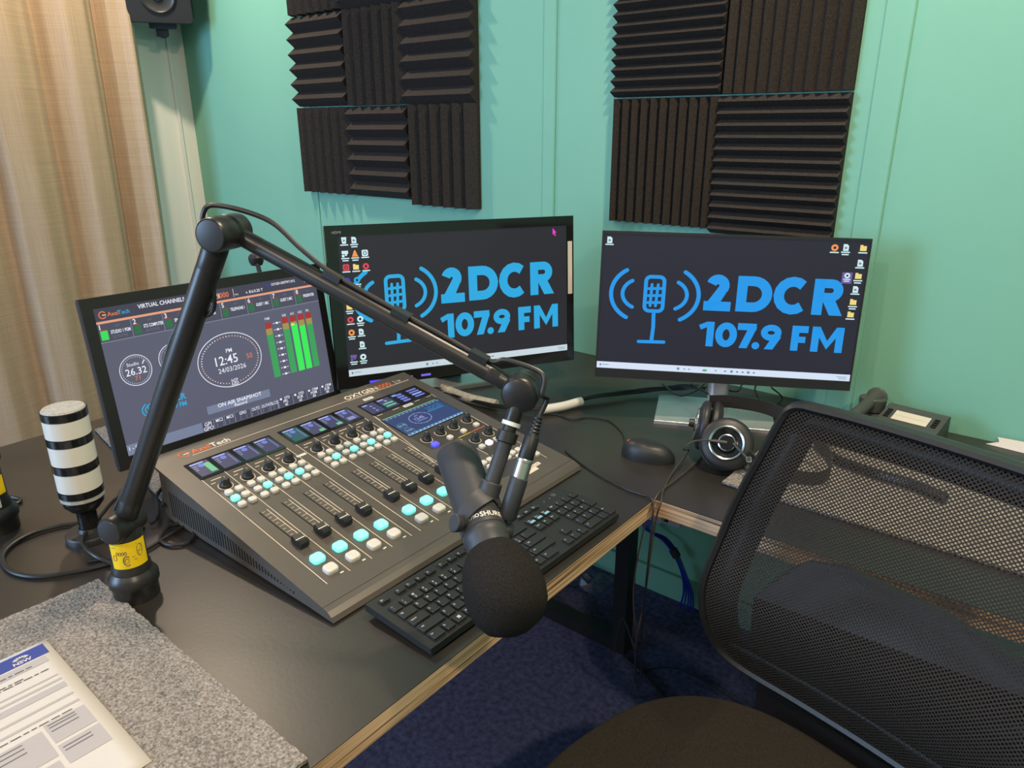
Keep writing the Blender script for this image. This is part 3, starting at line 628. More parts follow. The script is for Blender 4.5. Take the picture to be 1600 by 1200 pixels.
# right stand: flat silver foot and silver column
fp = [(2.396, -.200), (2.468, -.360), (2.704, -.250), (2.634, -.090)]
MB().prism([(x, y) for x, y in fp], DT, DT+.008, 'metal_stand', bev=.002).build('stand_foot', mr, world=True, label='flat silver stand foot')
b = MB(); sc_ = Vector((2.552, -.215, DT+.007)); AX = frame(sc_, UR, -NR, (0, 0, 1)); b.prism(rrect(.046, .034, .014, 5), 0, .20, 'metal_stand', AX); b.build('stand_column', mr, world=True, label='silver stand column')
b = MB(); b.box(-.035, .035, .0, .040, .17, .24, 'black_plastic', frame(sc_, UR, NR*-1, (0, 0, 1))); b.build('stand_hinge', mr, world=True)
# middle stand
b = MB(); cM = Vector((1.895, -.430, DT)); b.prism(rrect(.30, .17, .03), 0, .012, 'metal_stand', frame(cM, UM, -NM, (0, 0, 1)), bev=.003); b.build('stand_foot', mm, world=True, label='grey stand foot'); b = MB(); b.prism(rrect(.07, .035, .01), .012, .20, 'black_plastic', frame(cM, UM, -NM, (0, 0, 1))); b.build('stand_column', mm, world=True)
c = Canvas(.0002)
c.rect(.290, -.010, .3025, .122, 'sticker_cream', 3); c.build('tape', mm, FM, True, 'strip of cream tape on the right bezel')
c = Canvas(.0002); c.text('HDMI', -.291, .1665, .006, 'print_grey', 2); c.build('lettering', mm, FM, True)
for x0, x1, m_ in ((-.234, -.203, 'blue_glow'), (-.150, -.130, 'blue_glow_soft'), (-.109, -.085, 'blue_glow_soft')):
    c = Canvas(.0002); c.rect(x0, -.1765, x1, -.1712, m_, 2); c.build('indicator_light', mm, FM, True, 'small blue indicator glow on the bottom bezel')
# left stand
b = MB(); cL = Vector((1.76, -.99, DT+.0078)); b.prism(rrect(.24, .17, .03), 0, .010, 'black_plastic', frame(cL, UL, -NL, (0, 0, 1)), bev=.003); b.build('stand_foot', ml, world=True); b = MB(); b.prism(rrect(.07, .03, .01), .010, .17, 'black_plastic', frame(cL, UL, -NL, (0, 0, 1))); b.build('stand_column', ml, world=True)
# ------------------------------------------------------------------ mixing console
MX, MY, MZ = 2.45, -1.256, .717; TH = math.atan(.175); MW = .596; ML = .478
mx = thing('mixing_console', 'sloping bronze-grey digital mixing console with lit teal buttons and faders', 'mixing console', (2.25, -.958, DT))
cs, sn = math.cos(TH), math.sin(TH)
MF = frame((MX, MY, MZ), (0, 1, 0), (-cs, 0, sn), (sn, 0, cs))
# casing: side outline in (x, z), pulled along y
xb = MX-ML*cs; zb = MZ+ML*sn
side = [(MX, MZ), (MX+.010, MZ-.0028), (MX+.018, MZ-.008), (MX+.022, MZ-.0145), (MX+.021, MZ-.0155), (MX-.03, MZ-.0135), (2.024, DT+.003), (2.020, DT+.006), (2.020, MZ+(MX-2.020)*.175-.005), (xb+.001, zb-.005), (xb, zb)]
b = MB(); k = len(side); b.add([(x, MY, z) for x, z in side]+[(x, MY+MW, z) for x, z in side], [(i, (i+1) % k, k+(i+1) % k, k+i) for i in range(k)]+[tuple(range(k))[::-1], tuple(range(k, 2*k))], 'mixer_paint'); b.build('casing', mx, world=True)
b = MB()
for i in range(46):                                                   # side vent slits
    x = 2.045+i*.0075; zc = .742-(i*.0075)*.055; zt = MZ+(MX-x)*.175-.018
    b.box(x, x+.0026, MY-.0006, MY+.001, DT+.014, min(zt, DT+.060-i*.0007), 'slot_black')
b.build('side_vent', mx, world=True)
c = Canvas(.00015)
def L_(u0, v0, u1, v1, wd=.0011, m='print_line', l=2): c.stroke([(u0, v0), (u1, v1)], wd, m, l)
c.rect(-.0001, -.0007, MW, .0, 'slot_black', 1)
U0 = [.037+.041*i for i in range(4)]+[.2205+.041*i for i in range(4)]
for a0 in (.037, .2205):
    for i in range(5): L_(a0+.041*i, .366 if i in (0,) else .366, a0+.041*i-.0035, .033)
c.rect(.037, .345, .2005, .366, 'mixer_dark', 1); c.rect(.037, .316, .2005, .345, 'mixer_dark', 1); c.rect(.2205, .316, .384, .366, 'mixer_dark', 1)
for u in U0:
    c.rect(u+.010, .3545, u+.028, .3562, 'print_line', 2); c.rect(u+.005, .3455, u+.013, .3470, 'print_line', 2)
    c.arc(u+.0205, .329, .0118, .0118, -235, 55, .0011, 'print_line', 2, 20)
    c.rect(u+.0185, .122, u+.0205, .2325, 'slot_black', 2)
    for k in range(10): y = .146+k*.0092; c.rect(u+.0225, y, u+(.0325 if k % 2 == 0 else .0275), y+.0008, 'print_line', 2)
    c.rect(u+.0325, .145, u+.0336, .2325, 'print_line', 2)
    c.rect(u+.024, .0375, u+.030, .0400, 'print_white', 2)
c.rect(.4035, .440, .576, .4405, 'print_line', 2)
c.arc(.054, .4535, .0085, .0085, 35, 325, .0022, 'print_orange', 2, 20); c.rect(.053, .452, .0635, .4545, 'print_white', 3); L_(.0605, .458, .064, .4535, .0018, 'print_orange')
c.text('Axel', .067, .447, .0135, 'print_orange', 3, 'l', .02); c.text('Tech', .1035, .447, .0135, 'print_white', 3, 'l', .02)
c.rect(.064, .4425, .578, .4437, 'print_line', 2)
c.text('OXYGEN', .405, .446, .0150, 'print_line', 3, 'l', .02, 1.05); c.text('3000', .491, .446, .0150, 'print_orange', 3, 'l', .02, 1.0); c.rect(.542, .443, .5433, .458, 'print_line', 3); c.text('TP', .548, .446, .008, 'print_line', 3)
L_(.4045, .362, .3655, .075); L_(.4045, .362, .4045, .335, .0009)
c.rect(.405, .340, .566, .362, 'mixer_dark', 1); c.rect(.405, .195, .566, .258, 'mixer_dark', 1); c.rect(.478, .110, .566, .195, 'mixer_dark', 1)
L_(.568, .366, .568, .345); L_(.566, .252, .561, .036); L_(.478, .182, .478, .15, .0011); L_(.556, .152, .530, .152, .0009); L_(.478, .195, .512, .195, .0016, 'label_yellow'); L_(.512, .195, .558, .195, .0016, 'print_orange'); L_(.393, .150, .478, .150, .0009); L_(.478, .190, .478, .116)
for u, v in ((.424, .229), (.464, .231), (.5025, .231), (.5445, .233), (.4985, .168), (.541, .170)): c.arc(u, v, .0118, .0118, -235, 55, .0011, 'print_line', 2, 20)
c.text('OXYGEN 3000', .41, .170, .008, 'mixer_dark', 2)
for u, v in ((.445, .4255), (.493, .3545)): c.poly(rrect(.026, .009, .002, 2, u, v), 'label_white', 2); c.rect(u-.009, v-.0012, u+.009, v+.0012, 'print_grey', 3)
for u0, u1, v in ((.452, .47, .357), (.515, .53, .357), (.55, .563, .357), (.41, .425, .357)): c.rect(u0, v, u1, v+.0012, 'print_line', 2)
c.poly(rrect(.020, .0065, .001, 2, .207, .330), 'label_white', 2)
c.poly(rrect(.030, .0085, .001, 2, .520, .0340), 'sticker_cream', 2); c.poly(rrect(.030, .0085, .001, 2, .502, .0255), 'sticker_cream', 2); c.text('MIC ON', .520, .0318, .004, 'ink', 3, 'c')
c.build('face_print', mx, MF, True)
b = MB()                                                              # display windows
for u0, u1, v0, v1 in ((.036, .2015, .366, .4215), (.2195, .385, .366, .4215), (.4045, .568, .362, .4125)): b.prism([(u0, v0), (u1, v0), (u1, v1), (u0, v1)], 0, .0012, 'black_gloss')
b.build('display_window', mx, MF, True)
def lcd(kind):
    c = Canvas(.0001); w_, h_ = .0325, .044
    c.rect(0, 0, w_, h_, 'lcd_bg' if kind != 3 else 'lcd_teal', 1); c.rect(.001, h_-.005, w_-.008, h_-.0008, 'lcd_head', 2); c.disc(.0165, h_-.012, .0055, 'lcd_blue', 2, n=16)
    for k in range(3): c.rect(.002, h_-.012-k*.006, .009-.001*k, h_-.0095-k*.006, 'lcd_text', 2)
    for k in range(9): c.rect(w_-.006, .006+k*.0036, w_-.003, .0072+k*.0036, 'lcd_head', 2)
    if kind == 1: c.rect(w_-.012, .004, w_-.001, h_-.009, 'lcd_green', 3)
    if kind == 2: c.rect(w_-.014, .002, w_-.002, .010, 'lcd_green', 3)
    if kind == 4: c.rect(.006, .003, .024, .014, 'lcd_text', 2)
    return c
for i, u in enumerate(U0):
    kd = {0: 1, 4: 3, 5: 2, 6: 2, 7: 4}.get(i, 0); lcd(kd).build('channel_display', mx, MF @ Matrix.Translation((u+.0045, .3725, .0013)), True)
for i in range(4):
    c = Canvas(.0001); c.rect(0, 0, .0335, .040, 'lcd_bg' if i < 2 else 'lcd_dark', 1)
    if i == 0: c.rect(.002, .034, .014, .038, 'lcd_head', 2); [c.disc(.018, .028-k*.010, .003, 'lcd_text', 2, n=12) for k in range(3)]
    if i == 1: c.rect(.002, .034, .018, .038, 'lcd_head', 2); c.disc(.018, .028, .004, 'lcd_text', 2, n=12); c.rect(.004, .016, .030, .021, 'lcd_green', 2); c.rect(.004, .006, .030, .011, 'lcd_green', 2)
    if i == 2: c.rect(.002, .033, .014, .038, 'lcd_head', 2); [c.poly(rrect(.019, .0065, .002, 2, .018, .033-k*.0095), 'lcd_blue', 2) for k in range(4)]
    if i == 3: [c.poly(rrect(.028, .0055, .002, 2, .017, .034-k*.0095), 'lcd_blue' if k != 2 else 'lcd_head', 2) for k in range(4)]
    c.build('status_display', mx, MF @ Matrix.Translation((.4075+.040*i, .3665, .0013)), True)
b = MB(); b.prism([(.404, .2565), (.5635, .2565), (.5635, .3395), (.404, .3395)], 0, .001, 'black_gloss'); b.build('touch_screen_frame', mx, MF, True)
c = Canvas(.0001); c.rect(0, 0, .156, .080, 'lcd_main', 1); c.rect(0, .0775, .150, .080, 'lcd_green', 2); c.rect(0, 0, .156, .006, 'lcd_light', 2)
for k in range(14): c.rect(.004+k*.011, .072, .011+k*.011, .075, 'lcd_text', 2); c.rect(.003+k*.011, .002, .009+k*.011, .005, 'lcd_main', 3)
c.arc(.068, .040, .026, .020, 0, 360, .0010, 'lcd_head', 2, 36); c.text('12:45', .066, .037, .009, 'lcd_head', 3, 'c', .01); c.text('24/03/2026', .067, .030, .0045, 'lcd_head', 3, 'c'); c.text('PM', .066, .049, .005, 'lcd_head', 3, 'c')
for k in range(12): an = 2*PI*k/12; c.disc(.068+.026*math.cos(an), .040+.020*math.sin(an), .0013, 'lcd_head', 3, n=8)
c.text('26.32', .016, .036, .0065, 'lcd_light', 3, 'c', .01); c.arc(.016, .038, .0105, .0095, 0, 360, .0005, 'lcd_light', 2, 20); c.text('4.06', .016, .014, .0065, 'lcd_light', 3, 'c', .01); c.arc(.016, .016, .0105, .0095, 0, 360, .0005, 'lcd_light', 2, 20)
c.rect(.098, .046, .145, .052, 'lcd_cyan', 2); c.text('2DCR', .125, .053, .012, 'lcd_cyan', 3, 'c', .03)
c.build('touch_screen', mx, MF @ Matrix.Translation((.4055, .258, .0012)), True)
# knobs, buttons, faders: one mesh of each kind, then copies
MFl = WM[mx].inverted() @ MF
def at_uv(u, v, h=0.): return MFl @ Matrix.Translation((u, v, h))
b = MB(); b.lathe([(.0092, 0), (.0092, .0032), (.0074, .0050), (.0066, .0110), (.0061, .0146), (.0052, .0155), (0, .0155)], 'black_plastic', seg=20); b.box(-.0006, .0006, .001, .0053, .0156, .0159, 'print_grey')
knob0 = b.build('rotary_knob', mx); knob0.matrix_local = at_uv(U0[0]+.0205, .329)
for u in U0[1:]: inst(knob0, 'rotary_knob', mx, at_uv(u+.0205, .329))
for u, v in ((.424, .229), (.464, .231), (.5025, .231), (.5445, .233), (.4985, .168), (.541, .170), (.520, .118)): inst(knob0, 'rotary_knob', mx, at_uv(u, v))
def btn(w_, m, h=.0055): return MB().prism(rrect(w_, w_*.92, w_*.28, 4), 0, h, m, bev=w_*.13, smooth=False)
wb = btn(.0128, 'button_white').build('push_button', mx); wb.matrix_local = at_uv(U0[0]+.0125, .3065)
tb_ = btn(.0138, 'button_teal', .006).build('lit_button', mx, label='lit teal button'); tb_.matrix_local = at_uv(U0[0]+.0115, .2855)
first = True
lit = [0, 1, 1, 0, 1, 1, 1, 1]
for i, u in enumerate(U0):
    for r_ in range(3):
        for cc in range(2):
            M_ = at_uv(u+.0125+cc*.0185-r_*.0006, .3065-r_*.0200)
            if i == 0 and r_ == 0 and cc == 0: continue
            if r_ == 1 and cc == lit[i]:
                if i: inst(tb_, 'lit_button', mx, M_)
                else: tb_.matrix_local = M_
            else: inst(wb, 'push_button', mx, M_)
big = btn(.0205, 'button_white', .007).build('channel_button', mx); big.matrix_local = at_uv(U0[0]+.0180, .0535)
bt_ = btn(.0210, 'button_teal', .007).build('lit_channel_button', mx, label='large lit teal button'); bt_.matrix_local = at_uv(U0[0]+.0180, .0835)
b = MB()
prof = [(-.0125, 0), (-.0125, .0085), (-.0085, .0125), (-.0022, .0092), (.0022, .0092), (.0085, .0125), (.0125, .0085), (.0125, 0)]
k = len(prof); hw = .0076
b.add([(-hw, y, z+.002) for y, z in prof]+[(hw, y, z+.002) for y, z in prof], [(i, (i+1) % k, k+(i+1) % k, k+i) for i in range(k)]+[tuple(range(k))[::-1], tuple(range(k, 2*k))], 'black_plastic')
b.box(-hw-.0001, hw+.0001, -.0008, .0008, .0111, .0116, 'print_white'); b.box(-.0015, .0015, -.004, .004, -.001, .002, 'silver')
fd = b.build('fader', mx); fd.matrix_local = at_uv(U0[0]+.0205, .1285)
for u in U0[1:]: inst(big, 'channel_button', mx, at_uv(u+.0180, .0535)); inst(bt_, 'lit_channel_button', mx, at_uv(u+.0180, .0835)); inst(fd, 'fader', mx, at_uv(u+.0205, .1285))
bl_ = btn(.0150, 'button_blue', .006).build('blue_lit_button', mx, label='round lit blue button'); bl_.matrix_local = at_uv(.422, .204)
bb_ = btn(.0145, 'button_bright', .006).build('bright_lit_button', mx, label='bright white lit button'); bb_.matrix_local = at_uv(.511, .1425)
for u, v in ((.464, .2045), (.504, .205), (.544, .2065), (.4888, .1417), (.533, .142), (.553, .144)): inst(wb, 'push_button', mx, at_uv(u, v))
for ci, cu_ in enumerate((.446, .4635, .481, .4985)):
    for v in (.100, .0835, .067): inst(wb, 'push_button', mx, at_uv(cu_, v))
for cu_ in (.518, .5355, .553):
    for v in (.0885, .072, .0555): inst(wb, 'push_button', mx, at_uv(cu_, v))
inst(wb, 'push_button', mx, at_uv(.463, .047))
# ------------------------------------------------------------------ keyboard
KT = .0  # local x along the key rows, y towards the console, z up
kb = thing('computer_keyboard', 'black full-size computer keyboard lying between mixing console and desk edge', 'keyboard', (2.5605, -.9985, DT), PI/2-.018)
KW, KD = .441, .128
b = MB(); V = []
b.add([(x, y, z) for x in (-KW/2, KW/2) for y, z in ((-KD/2, .004), (-KD/2+.001, .013), (KD/2-.001, .021), (KD/2, .010))], [(0, 1, 2, 3), (7, 6, 5, 4), (0, 4, 5, 1), (1, 5, 6, 2), (2, 6, 7, 3), (3, 7, 4, 0)], 'black_plastic')
for sx in (-1, 1): b.box(sx*.17-.012, sx*.17+.012, KD/2-.02, KD/2-.012, 0, .012, 'rubber'); b.box(sx*.17-.015, sx*.17+.015, -KD/2+.006, -KD/2+.014, 0, .006, 'rubber')
ks = b.build('casing', kb)
sl = math.atan2(.008, KD)
KFr = Matrix.Translation((0, -KD/2, .0132)) @ Matrix.Rotation(sl, 4, 'X')
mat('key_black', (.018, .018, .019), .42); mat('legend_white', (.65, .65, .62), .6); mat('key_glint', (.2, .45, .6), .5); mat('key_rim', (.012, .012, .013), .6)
c = Canvas(.0003); c.text('DELL', 0, 0, .004, 'print_grey', 1, 'c')
c = Canvas(.0002)
c.arc(KW/2-.030, .1175, .0040, .0040, 0, 360, .0004, 'print_grey', 2, 20); c.text('DELL', KW/2-.030, .1165, .0019, 'print_grey', 2, 'c')
for x in (KW/2-.077, KW/2-.060, KW/2-.044): c.disc(x, .1145, .0007, 'legend_white', 2, n=8)
c.build('casing_print', kb, KFr)
keys = []
def key(x, y, w_, h_, leg, leg2=None, hidden=False): keys.append((x, y, w_, h_, leg, leg2, hidden))
u_ = .0191; xl = -KW/2+.0115
def row(y, spec, x0=xl, h_=.0150):
    x = x0
    for it in spec:
        if isinstance(it, (int, float)): x += it*u_; continue
        lg, wu = it[0], it[1]; key(x+wu*u_/2, y, wu*u_-.0040, h_, lg, it[2] if len(it) > 2 else None, len(it) > 3); x += wu*u_
yF, y5, y4, y3, y2, y1 = .1135, .0905, .0715, .0525, .0335, .0145
row(yF, [('Esc', 1), .55, ('F1', 1), ('F2', 1), ('F3', 1), ('F4', 1), .35, ('F5', 1), ('F6', 1), ('F7', 1), ('F8', 1), .35, ('F9', 1), ('F10', 1), ('F11', 1), ('F12', 1)], h_=.0095)
row(y5, [('`', 1, '~'), ('1', 1, '!'), ('2', 1, '@'), ('3', 1, '#'), ('4', 1, '$'), ('5', 1, '%'), ('6', 1, '^'), ('7', 1, '&', 1), ('8', 1, '*'), ('9', 1, '('), ('0', 1, ')'), ('-', 1, '_'), ('=', 1, '+'), ('<-', 2)])
row(y4, [('Tab', 1.5), ('Q', 1), ('W', 1), ('E', 1), ('R', 1), ('T', 1), ('Y', 1), ('U', 1, None, 1), ('I', 1), ('O', 1), ('P', 1), ('[', 1, '{'), (']', 1, '}'), ('\\', 1.5)])
row(y3, [('CapsLock', 1.75), ('A', 1), ('S', 1), ('D', 1), ('F', 1), ('G', 1), ('H', 1, None, 1), ('J', 1, None, 1), ('K', 1), ('L', 1), (';', 1, ':'), ("'", 1, '"'), ('Enter', 2.25)])
row(y2, [('Shift', 2.25), ('Z', 1), ('X', 1), ('C', 1), ('V', 1), ('B', 1), ('N', 1), ('M', 1), (',', 1, '<'), ('.', 1, '>'), ('/', 1, '?'), ('Shift', 2.75)])
row(y1, [('Ctrl', 1.25), ('Fn', 1), ('#win', 1.1), ('Alt', 1.15), ('', 5.75), ('Alt', 1.25), ('Fn', 1), ('Ctrl', 1.6)])
x2 = xl+15.35*u_
row(yF, [('PrtSc', 1), ('ScrLk', 1), ('Pause', 1)], x2, .0095); row(y5, [('Insert', 1), ('Home', 1), ('PgUp', 1)], x2); row(y4, [('Delete', 1), ('End', 1), ('PgDn', 1)], x2); row(y2, [1, ('^', 1)], x2); row(y1, [('<', 1), ('v', 1), ('>', 1)], x2)
x3 = xl+18.55*u_
row(y5, [('Num', 1), ('/', 1), ('*', 1), ('-', 1)], x3); row(y4, [('7', 1), ('8', 1), ('9', 1)], x3); row(y3, [('4', 1), ('5', 1), ('6', 1)], x3); row(y2, [('1', 1), ('2', 1), ('3', 1)], x3); row(y1, [('0', 2), ('.', 1)], x3)
key(x3+3.5*u_, (y4+y3)/2, u_-.0026, .0355, '+'); key(x3+3.5*u_, (y2+y1)/2, u_-.0026, .0355, 'Enter')
hid = MB()
for x, y, w_, h_, lg, l2, hd in keys:
    b = hid if hd else Canvas(.0001)
    M_ = Matrix.Translation((x, y, 0))
    b.prism(rrect(w_+.0022, h_+.0022, .0018, 2), 0, .0006, 'key_rim', M_)
    b.prism(rrect(w_, h_, .0014, 2), .0002, .0040, 'key_black', M_, bev=.0009)
    if hd: continue
    e_ = b.e; b.e = .00405
    if lg == '#win':
        for dx in (-1, 1):
            for dy in (-1, 1): b.rect(x+dx*.0013-.0011, y+dy*.0013-.0011, x+dx*.0013+.0011, y+dy*.0013+.0011, 'legend_white', 1)
    elif lg:
        hh = (.0034 if len(lg) == 1 else .0026 if len(lg) < 4 else .0022)
        if l2: b.text(l2, x-w_*.27, y+.0012, .0030, 'legend_white', 1, 'c', .02); b.text(lg, x-w_*.27, y-.0052, .0034, 'legend_white', 1, 'c', .02)
        else: b.text(lg, x-w_*.40, y+(.0012 if h_ > .012 else -.001), hh, 'legend_white', 1, 'l', .02, .8)
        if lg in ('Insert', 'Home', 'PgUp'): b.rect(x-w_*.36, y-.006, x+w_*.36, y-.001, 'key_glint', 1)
    b.build('key', kb, KFr)
o = hid.build('key', kb, KFr); o['kind'] = 'stuff'
b = MB(); b.tube([(2.499, -.93, DT+.010), (2.487, -.925, DT+.005), (2.470, -.92, DT+.0025), (2.42, -.90, DT+.0025)], .0019, 'cable_black'); b.build('cable', kb, world=True)
# ------------------------------------------------------------------ microphone arm
def arm_column(t, bx, by, yaw, zj=.82, label_mic=None):
    """desk foot, column and lower joint; axis of the joint along n"""
    b = MB(); o = Matrix.Translation((bx, by, DT))
    b.lathe([(0, 0), (.030, 0), (.030, .020), (.033, .024), (.033, .034), (.029, .040), (.0262, .044)], 'arm_black', o); b.build('foot', t, world=True)
    b = MB(); b.lathe([(.0262, .040), (.0255, .052), (.0235, .056), (.0225, .108), (.020, .116), (0, .116)], 'arm_black', o); b.build('column', t, world=True)
mic_arm = thing('boom_stand', 'black jointed microphone boom arm standing on the desk, reaching over the mixing console', 'microphone arm', (2.196, -1.389, DT))
arm_column(mic_arm, 2.196, -1.389, 0)
A_ = Vector((.909, .4165, 0)); N_ = Vector((.4165, -.909, 0)); Z_ = Vector((0, 0, 1))
J = Vector((2.199, -1.388, .818)); T_ = Vector((2.391, -1.297, 1.218)); E_ = Vector((2.709, -1.155, 1.054))
# yellow label wrapped on the column
def wrap_label(t, bx, by, z0, z1, r, a0, a1, m, name='label', fn=None):
    b = MB(); b.grid(lambda u, v: (bx+r*math.cos(a0+(a1-a0)*u), by+r*math.sin(a0+(a1-a0)*u), z0+(z1-z0)*v), 16, 1, m)
    if fn: fn(b)
    return b.build(name, t, world=True)
aim = math.atan2(CAMP.y+1.389, CAMP.x-2.196)
def lab_ink(b):
    def q(u, v): a = aim-1.05+2.1*u; return Vector((2.196+.0245*math.cos(a), -1.389+.0245*math.sin(a), .7585+.037*v))
    def ln(P, r=.00035): b.tube([q(*p) for p in P], r, 'ink', 4, 1, raw=True)
    ln([(.12+.05*math.cos(k*PI/8), .45+.12*math.sin(k*PI/8)) for k in range(17)])
    ln([(.42+.09*math.cos(.8+k*4.6/12), .30+.20*math.sin(.8+k*4.6/12)) for k in range(13)], .0007); ln([(.42+.05*math.cos(k*PI/6), .30+.10*math.sin(k*PI/6)) for k in range(13)])
    for k in range(4): ln([(.20+k*.07+.03*math.cos(j*PI/4), .62+.07*math.sin(j*PI/4)) for j in range(9)])
    ln([(.78+.08*math.cos(k*PI/8), .62+.25*math.sin(k*PI/8)) for k in range(17)]); ln([(.72, .45), (.86, .82)]); ln([(.70, .62), (.86, .55)])
    ln([(.33, .78), (.72, .92)]); ln([(.05, .86), (.18, .88)]); ln([(.56, .42), (.62, .42)]); ln([(.60, .30), (.68, .30)])
wrap_label(mic_arm, 2.196, -1.389, .757, .797, .0243, aim-1.05, aim+1.05, 'label_yellow', 'yellow_label', lab_ink)['label'] = 'yellow instruction label'
def joint(t, c_, n, r, f0, f1, name='joint'):
    """barrel with cap faces; from c+n*f0 (front cap) to c+n*f1"""
    b = MB(); L = f0-f1; F = axis_frame(c_+n*f1, c_+n*f0)
    b.lathe([(0, 0), (r*.86, 0), (r*.97, .002), (r, .006), (r, L*.48), (r*.985, L*.49), (r*.985, L*.51), (r, L*.52), (r, L-.006), (r*.975, L-.003), (r*.92, L-.001), (r*.90, L-.0016), (r*.86, L-.0008), (0, L+.0012)], 'arm_black', F, 36)
    return b.build(name, t, world=True)
joint(mic_arm, J, N_, .0200, .030, -.024)
joint(mic_arm, T_, N_, .0200, .020, -.036)
joint(mic_arm, E_, N_, .0212, .002, -.034)
def armtube(t, a, b_, r, name, cap=None):
    m = MB(); L = (b_-a).length; F = axis_frame(a, b_)
    m.lathe([(0, 0), (r*.9, 0), (r, .003), (r, .030), (r*.985, .031), (r*.985, .032), (r, .033), (r, L-.033), (r*.985, L-.032), (r*.985, L-.031), (r, L-.030), (r, L-.003), (r*.9, L), (0, L)], 'arm_black', F, 28); return m.build(name, t, world=True)
armtube(mic_arm, J+(T_-J).normalized()*.012, T_-(T_-J).normalized()*.014, .0146, 'lower_tube')
Ta, Ea = T_-N_*.020, E_-N_*.016
dU = (Ea-Ta).normalized(); UPN = N_.cross(dU); UPN = UPN if UPN.z > 0 else -UPN
ut = armtube(mic_arm, Ta+dU*.010, Ea-dU*.012, .0103, 'upper_tube')
# cable clips and cover along the top of the upper tube
for s_ in (.135, .225, .325):
    m = MB(); c0 = Ta+dU*s_; m.box(-.007, .007, -.011, .011, -.004, .003, 'black_plastic', frame(c0+UPN*.0125, UPN.cross(dU), dU, UPN)); m.build('cable_clip', mic_arm, world=True)
b = MB(); b.box(-.003, .003, -.006, .006, -.0012, .0004, 'slot_black', frame(Ta+dU*((Ea-Ta).length-.035)+(N_*.7+UPN*.7).normalized()*.0103, (N_*.7-UPN*.7), dU, (N_*.7+UPN*.7))); b.build('tube_slot', mic_arm, world=True)
# short drop tube to the microphone, with white ring, collar and thread
D0 = E_-N_*.014; MT_ = Vector((2.701, -1.196, .955)); dd = (MT_-D0).normalized(); LD = (MT_-D0).length
b = MB(); F = axis_frame(D0+dd*.016, MT_)
b.lathe([(.0088, 0), (.0088, .020), (.0086, .0205)], 'arm_black', F); b.build('drop_tube', mic_arm, world=True)
b = MB(); b.lathe([(.0088, .019), (.0106, .0192), (.0106, .0236), (.0088, .024)], 'white_ring', F); b.build('white_ring', mic_arm, world=True, label='white plastic ring')
b = MB(); b.lathe([(.0078, .022), (.0078, .030), (.0118, .031), (.0118, .042), (.0090, .0435)], 'arm_black', F); b.build('thread_collar', mic_arm, world=True)
# audio cable along the arm
cab = thing('microphone_cable', 'black microphone cable clipped along the boom arm and looping onto the desk', 'cable', (2.15, -1.40, DT))
XT = Vector((2.729, -1.146, 1.030)); XB = Vector((2.727, -1.178, .966)); xd = (XB-XT).normalized()
P = [XT+xd*.002, XT-xd*.022+A_*.003, E_+A_*.026+Z_*.004, E_+A_*.012+UPN*.026-N_*.012, Ea-dU*.03+UPN*.024, Ta+dU*.325+UPN*.0125+dU*.01, Ta+dU*.27+UPN*.0125, Ta+dU*.225+UPN*.0125, Ta+dU*.135+UPN*.0145, Ta+dU*.09+UPN*.022, Ta+dU*.04+UPN*.034, T_+Z_*.030-A_*.002-N_*.008, T_+Z_*.022-A_*.020-N_*.002, T_-A_*.025-Z_*.02-N_*.004, T_-A_*.024-Z_*.09, J+(T_-J)*.72-A_*.020-N_*.006, J+(T_-J)*.5-A_*.020-N_*.006, J+(T_-J)*.3-A_*.020-N_*.008, J+(T_-J)*.14-A_*.024-N_*.012, J-A_*.034-Z_*.01-N_*.012, Vector((2.150, -1.385, .765)), Vector((2.128, -1.372, .725)), Vector((2.110, -1.365, DT+.005)), Vector((2.08, -1.372, DT+.004)), Vector((2.06, -1.40, DT+.0045))]
b = MB(); b.tube(P, .0030, 'cable_black', 8, 8); b.build('cable', cab, world=True)
b = MB(); P2 = [onz(x, y, DT+.0045) for x, y in ((182, 878), (120, 893), (60, 901), (18, 893), (4, 872), (18, 852), (50, 834), (90, 822), (125, 817), (150, 812))]+[Vector((2.03, -1.30, DT+.004))]
b.tube(P2, .0036, 'cable_black', 8, 8); b.build('cable', cab, world=True)
P3 = [onz(x, y, DT+.0045) for x, y in ((180, 883), (150, 878), (132, 860), (138, 840), (160, 815), (182, 790), (205, 770))]
b = MB(); b.tube([p+Vector((0, 0, .012*(1 if 0 < i < 6 else 0))) for i, p in enumerate(P3)], .0032, 'cable_black', 8, 8); b.build('cable', cab, world=True)
P4 = [onz(x, y, DT+.0045) for x, y in ((196, 872), (214, 866), (235, 855), (262, 838), (290, 822), (302, 824), (298, 845), (270, 852), (250, 843), (262, 825), (285, 816))]
b = MB(); b.tube(P4, .0030, 'cable_black', 8, 8); b.build('cable', cab, world=True)
P5 = [onz(235, 818, DT+.006), onz(246, 808, DT+.01), onz(247, 790, DT+.012), onz(245, 775, DT+.016), onz(256, 762, DT+.02), Vector((2.03, -1.262, DT+.03))]
b = MB(); b.tube(P5, .0034, 'cable_black', 8, 8); b.build('cable', cab, world=True)
# XLR plug and the microphone's own socket barrel
b = MB(); F = axis_frame(XT-xd*.004, XB); r = .0062
pr = [(0, 0), (.0042, 0)]
for k in range(5): pr += [(.0052+.0004*k, .003+k*.004), (.0046+.0004*k, .004+k*.004), (.0046+.0004*k, .0058+k*.004)]
pr += [(.0075, .024), (.0084, .026), (.0088, .050), (.0084, .051)]
b.lathe(pr, 'black_plastic', F); b.lathe([(.0084, .050), (.0092, .051, 'satin_nickel'), (.0092, .054, 'satin_nickel'), (.0088, .0545, 'satin_nickel'), (.0088, .074, 'satin_nickel')], 'satin_nickel', F); b.build('plug', cab, world=True, label='black and nickel plug')
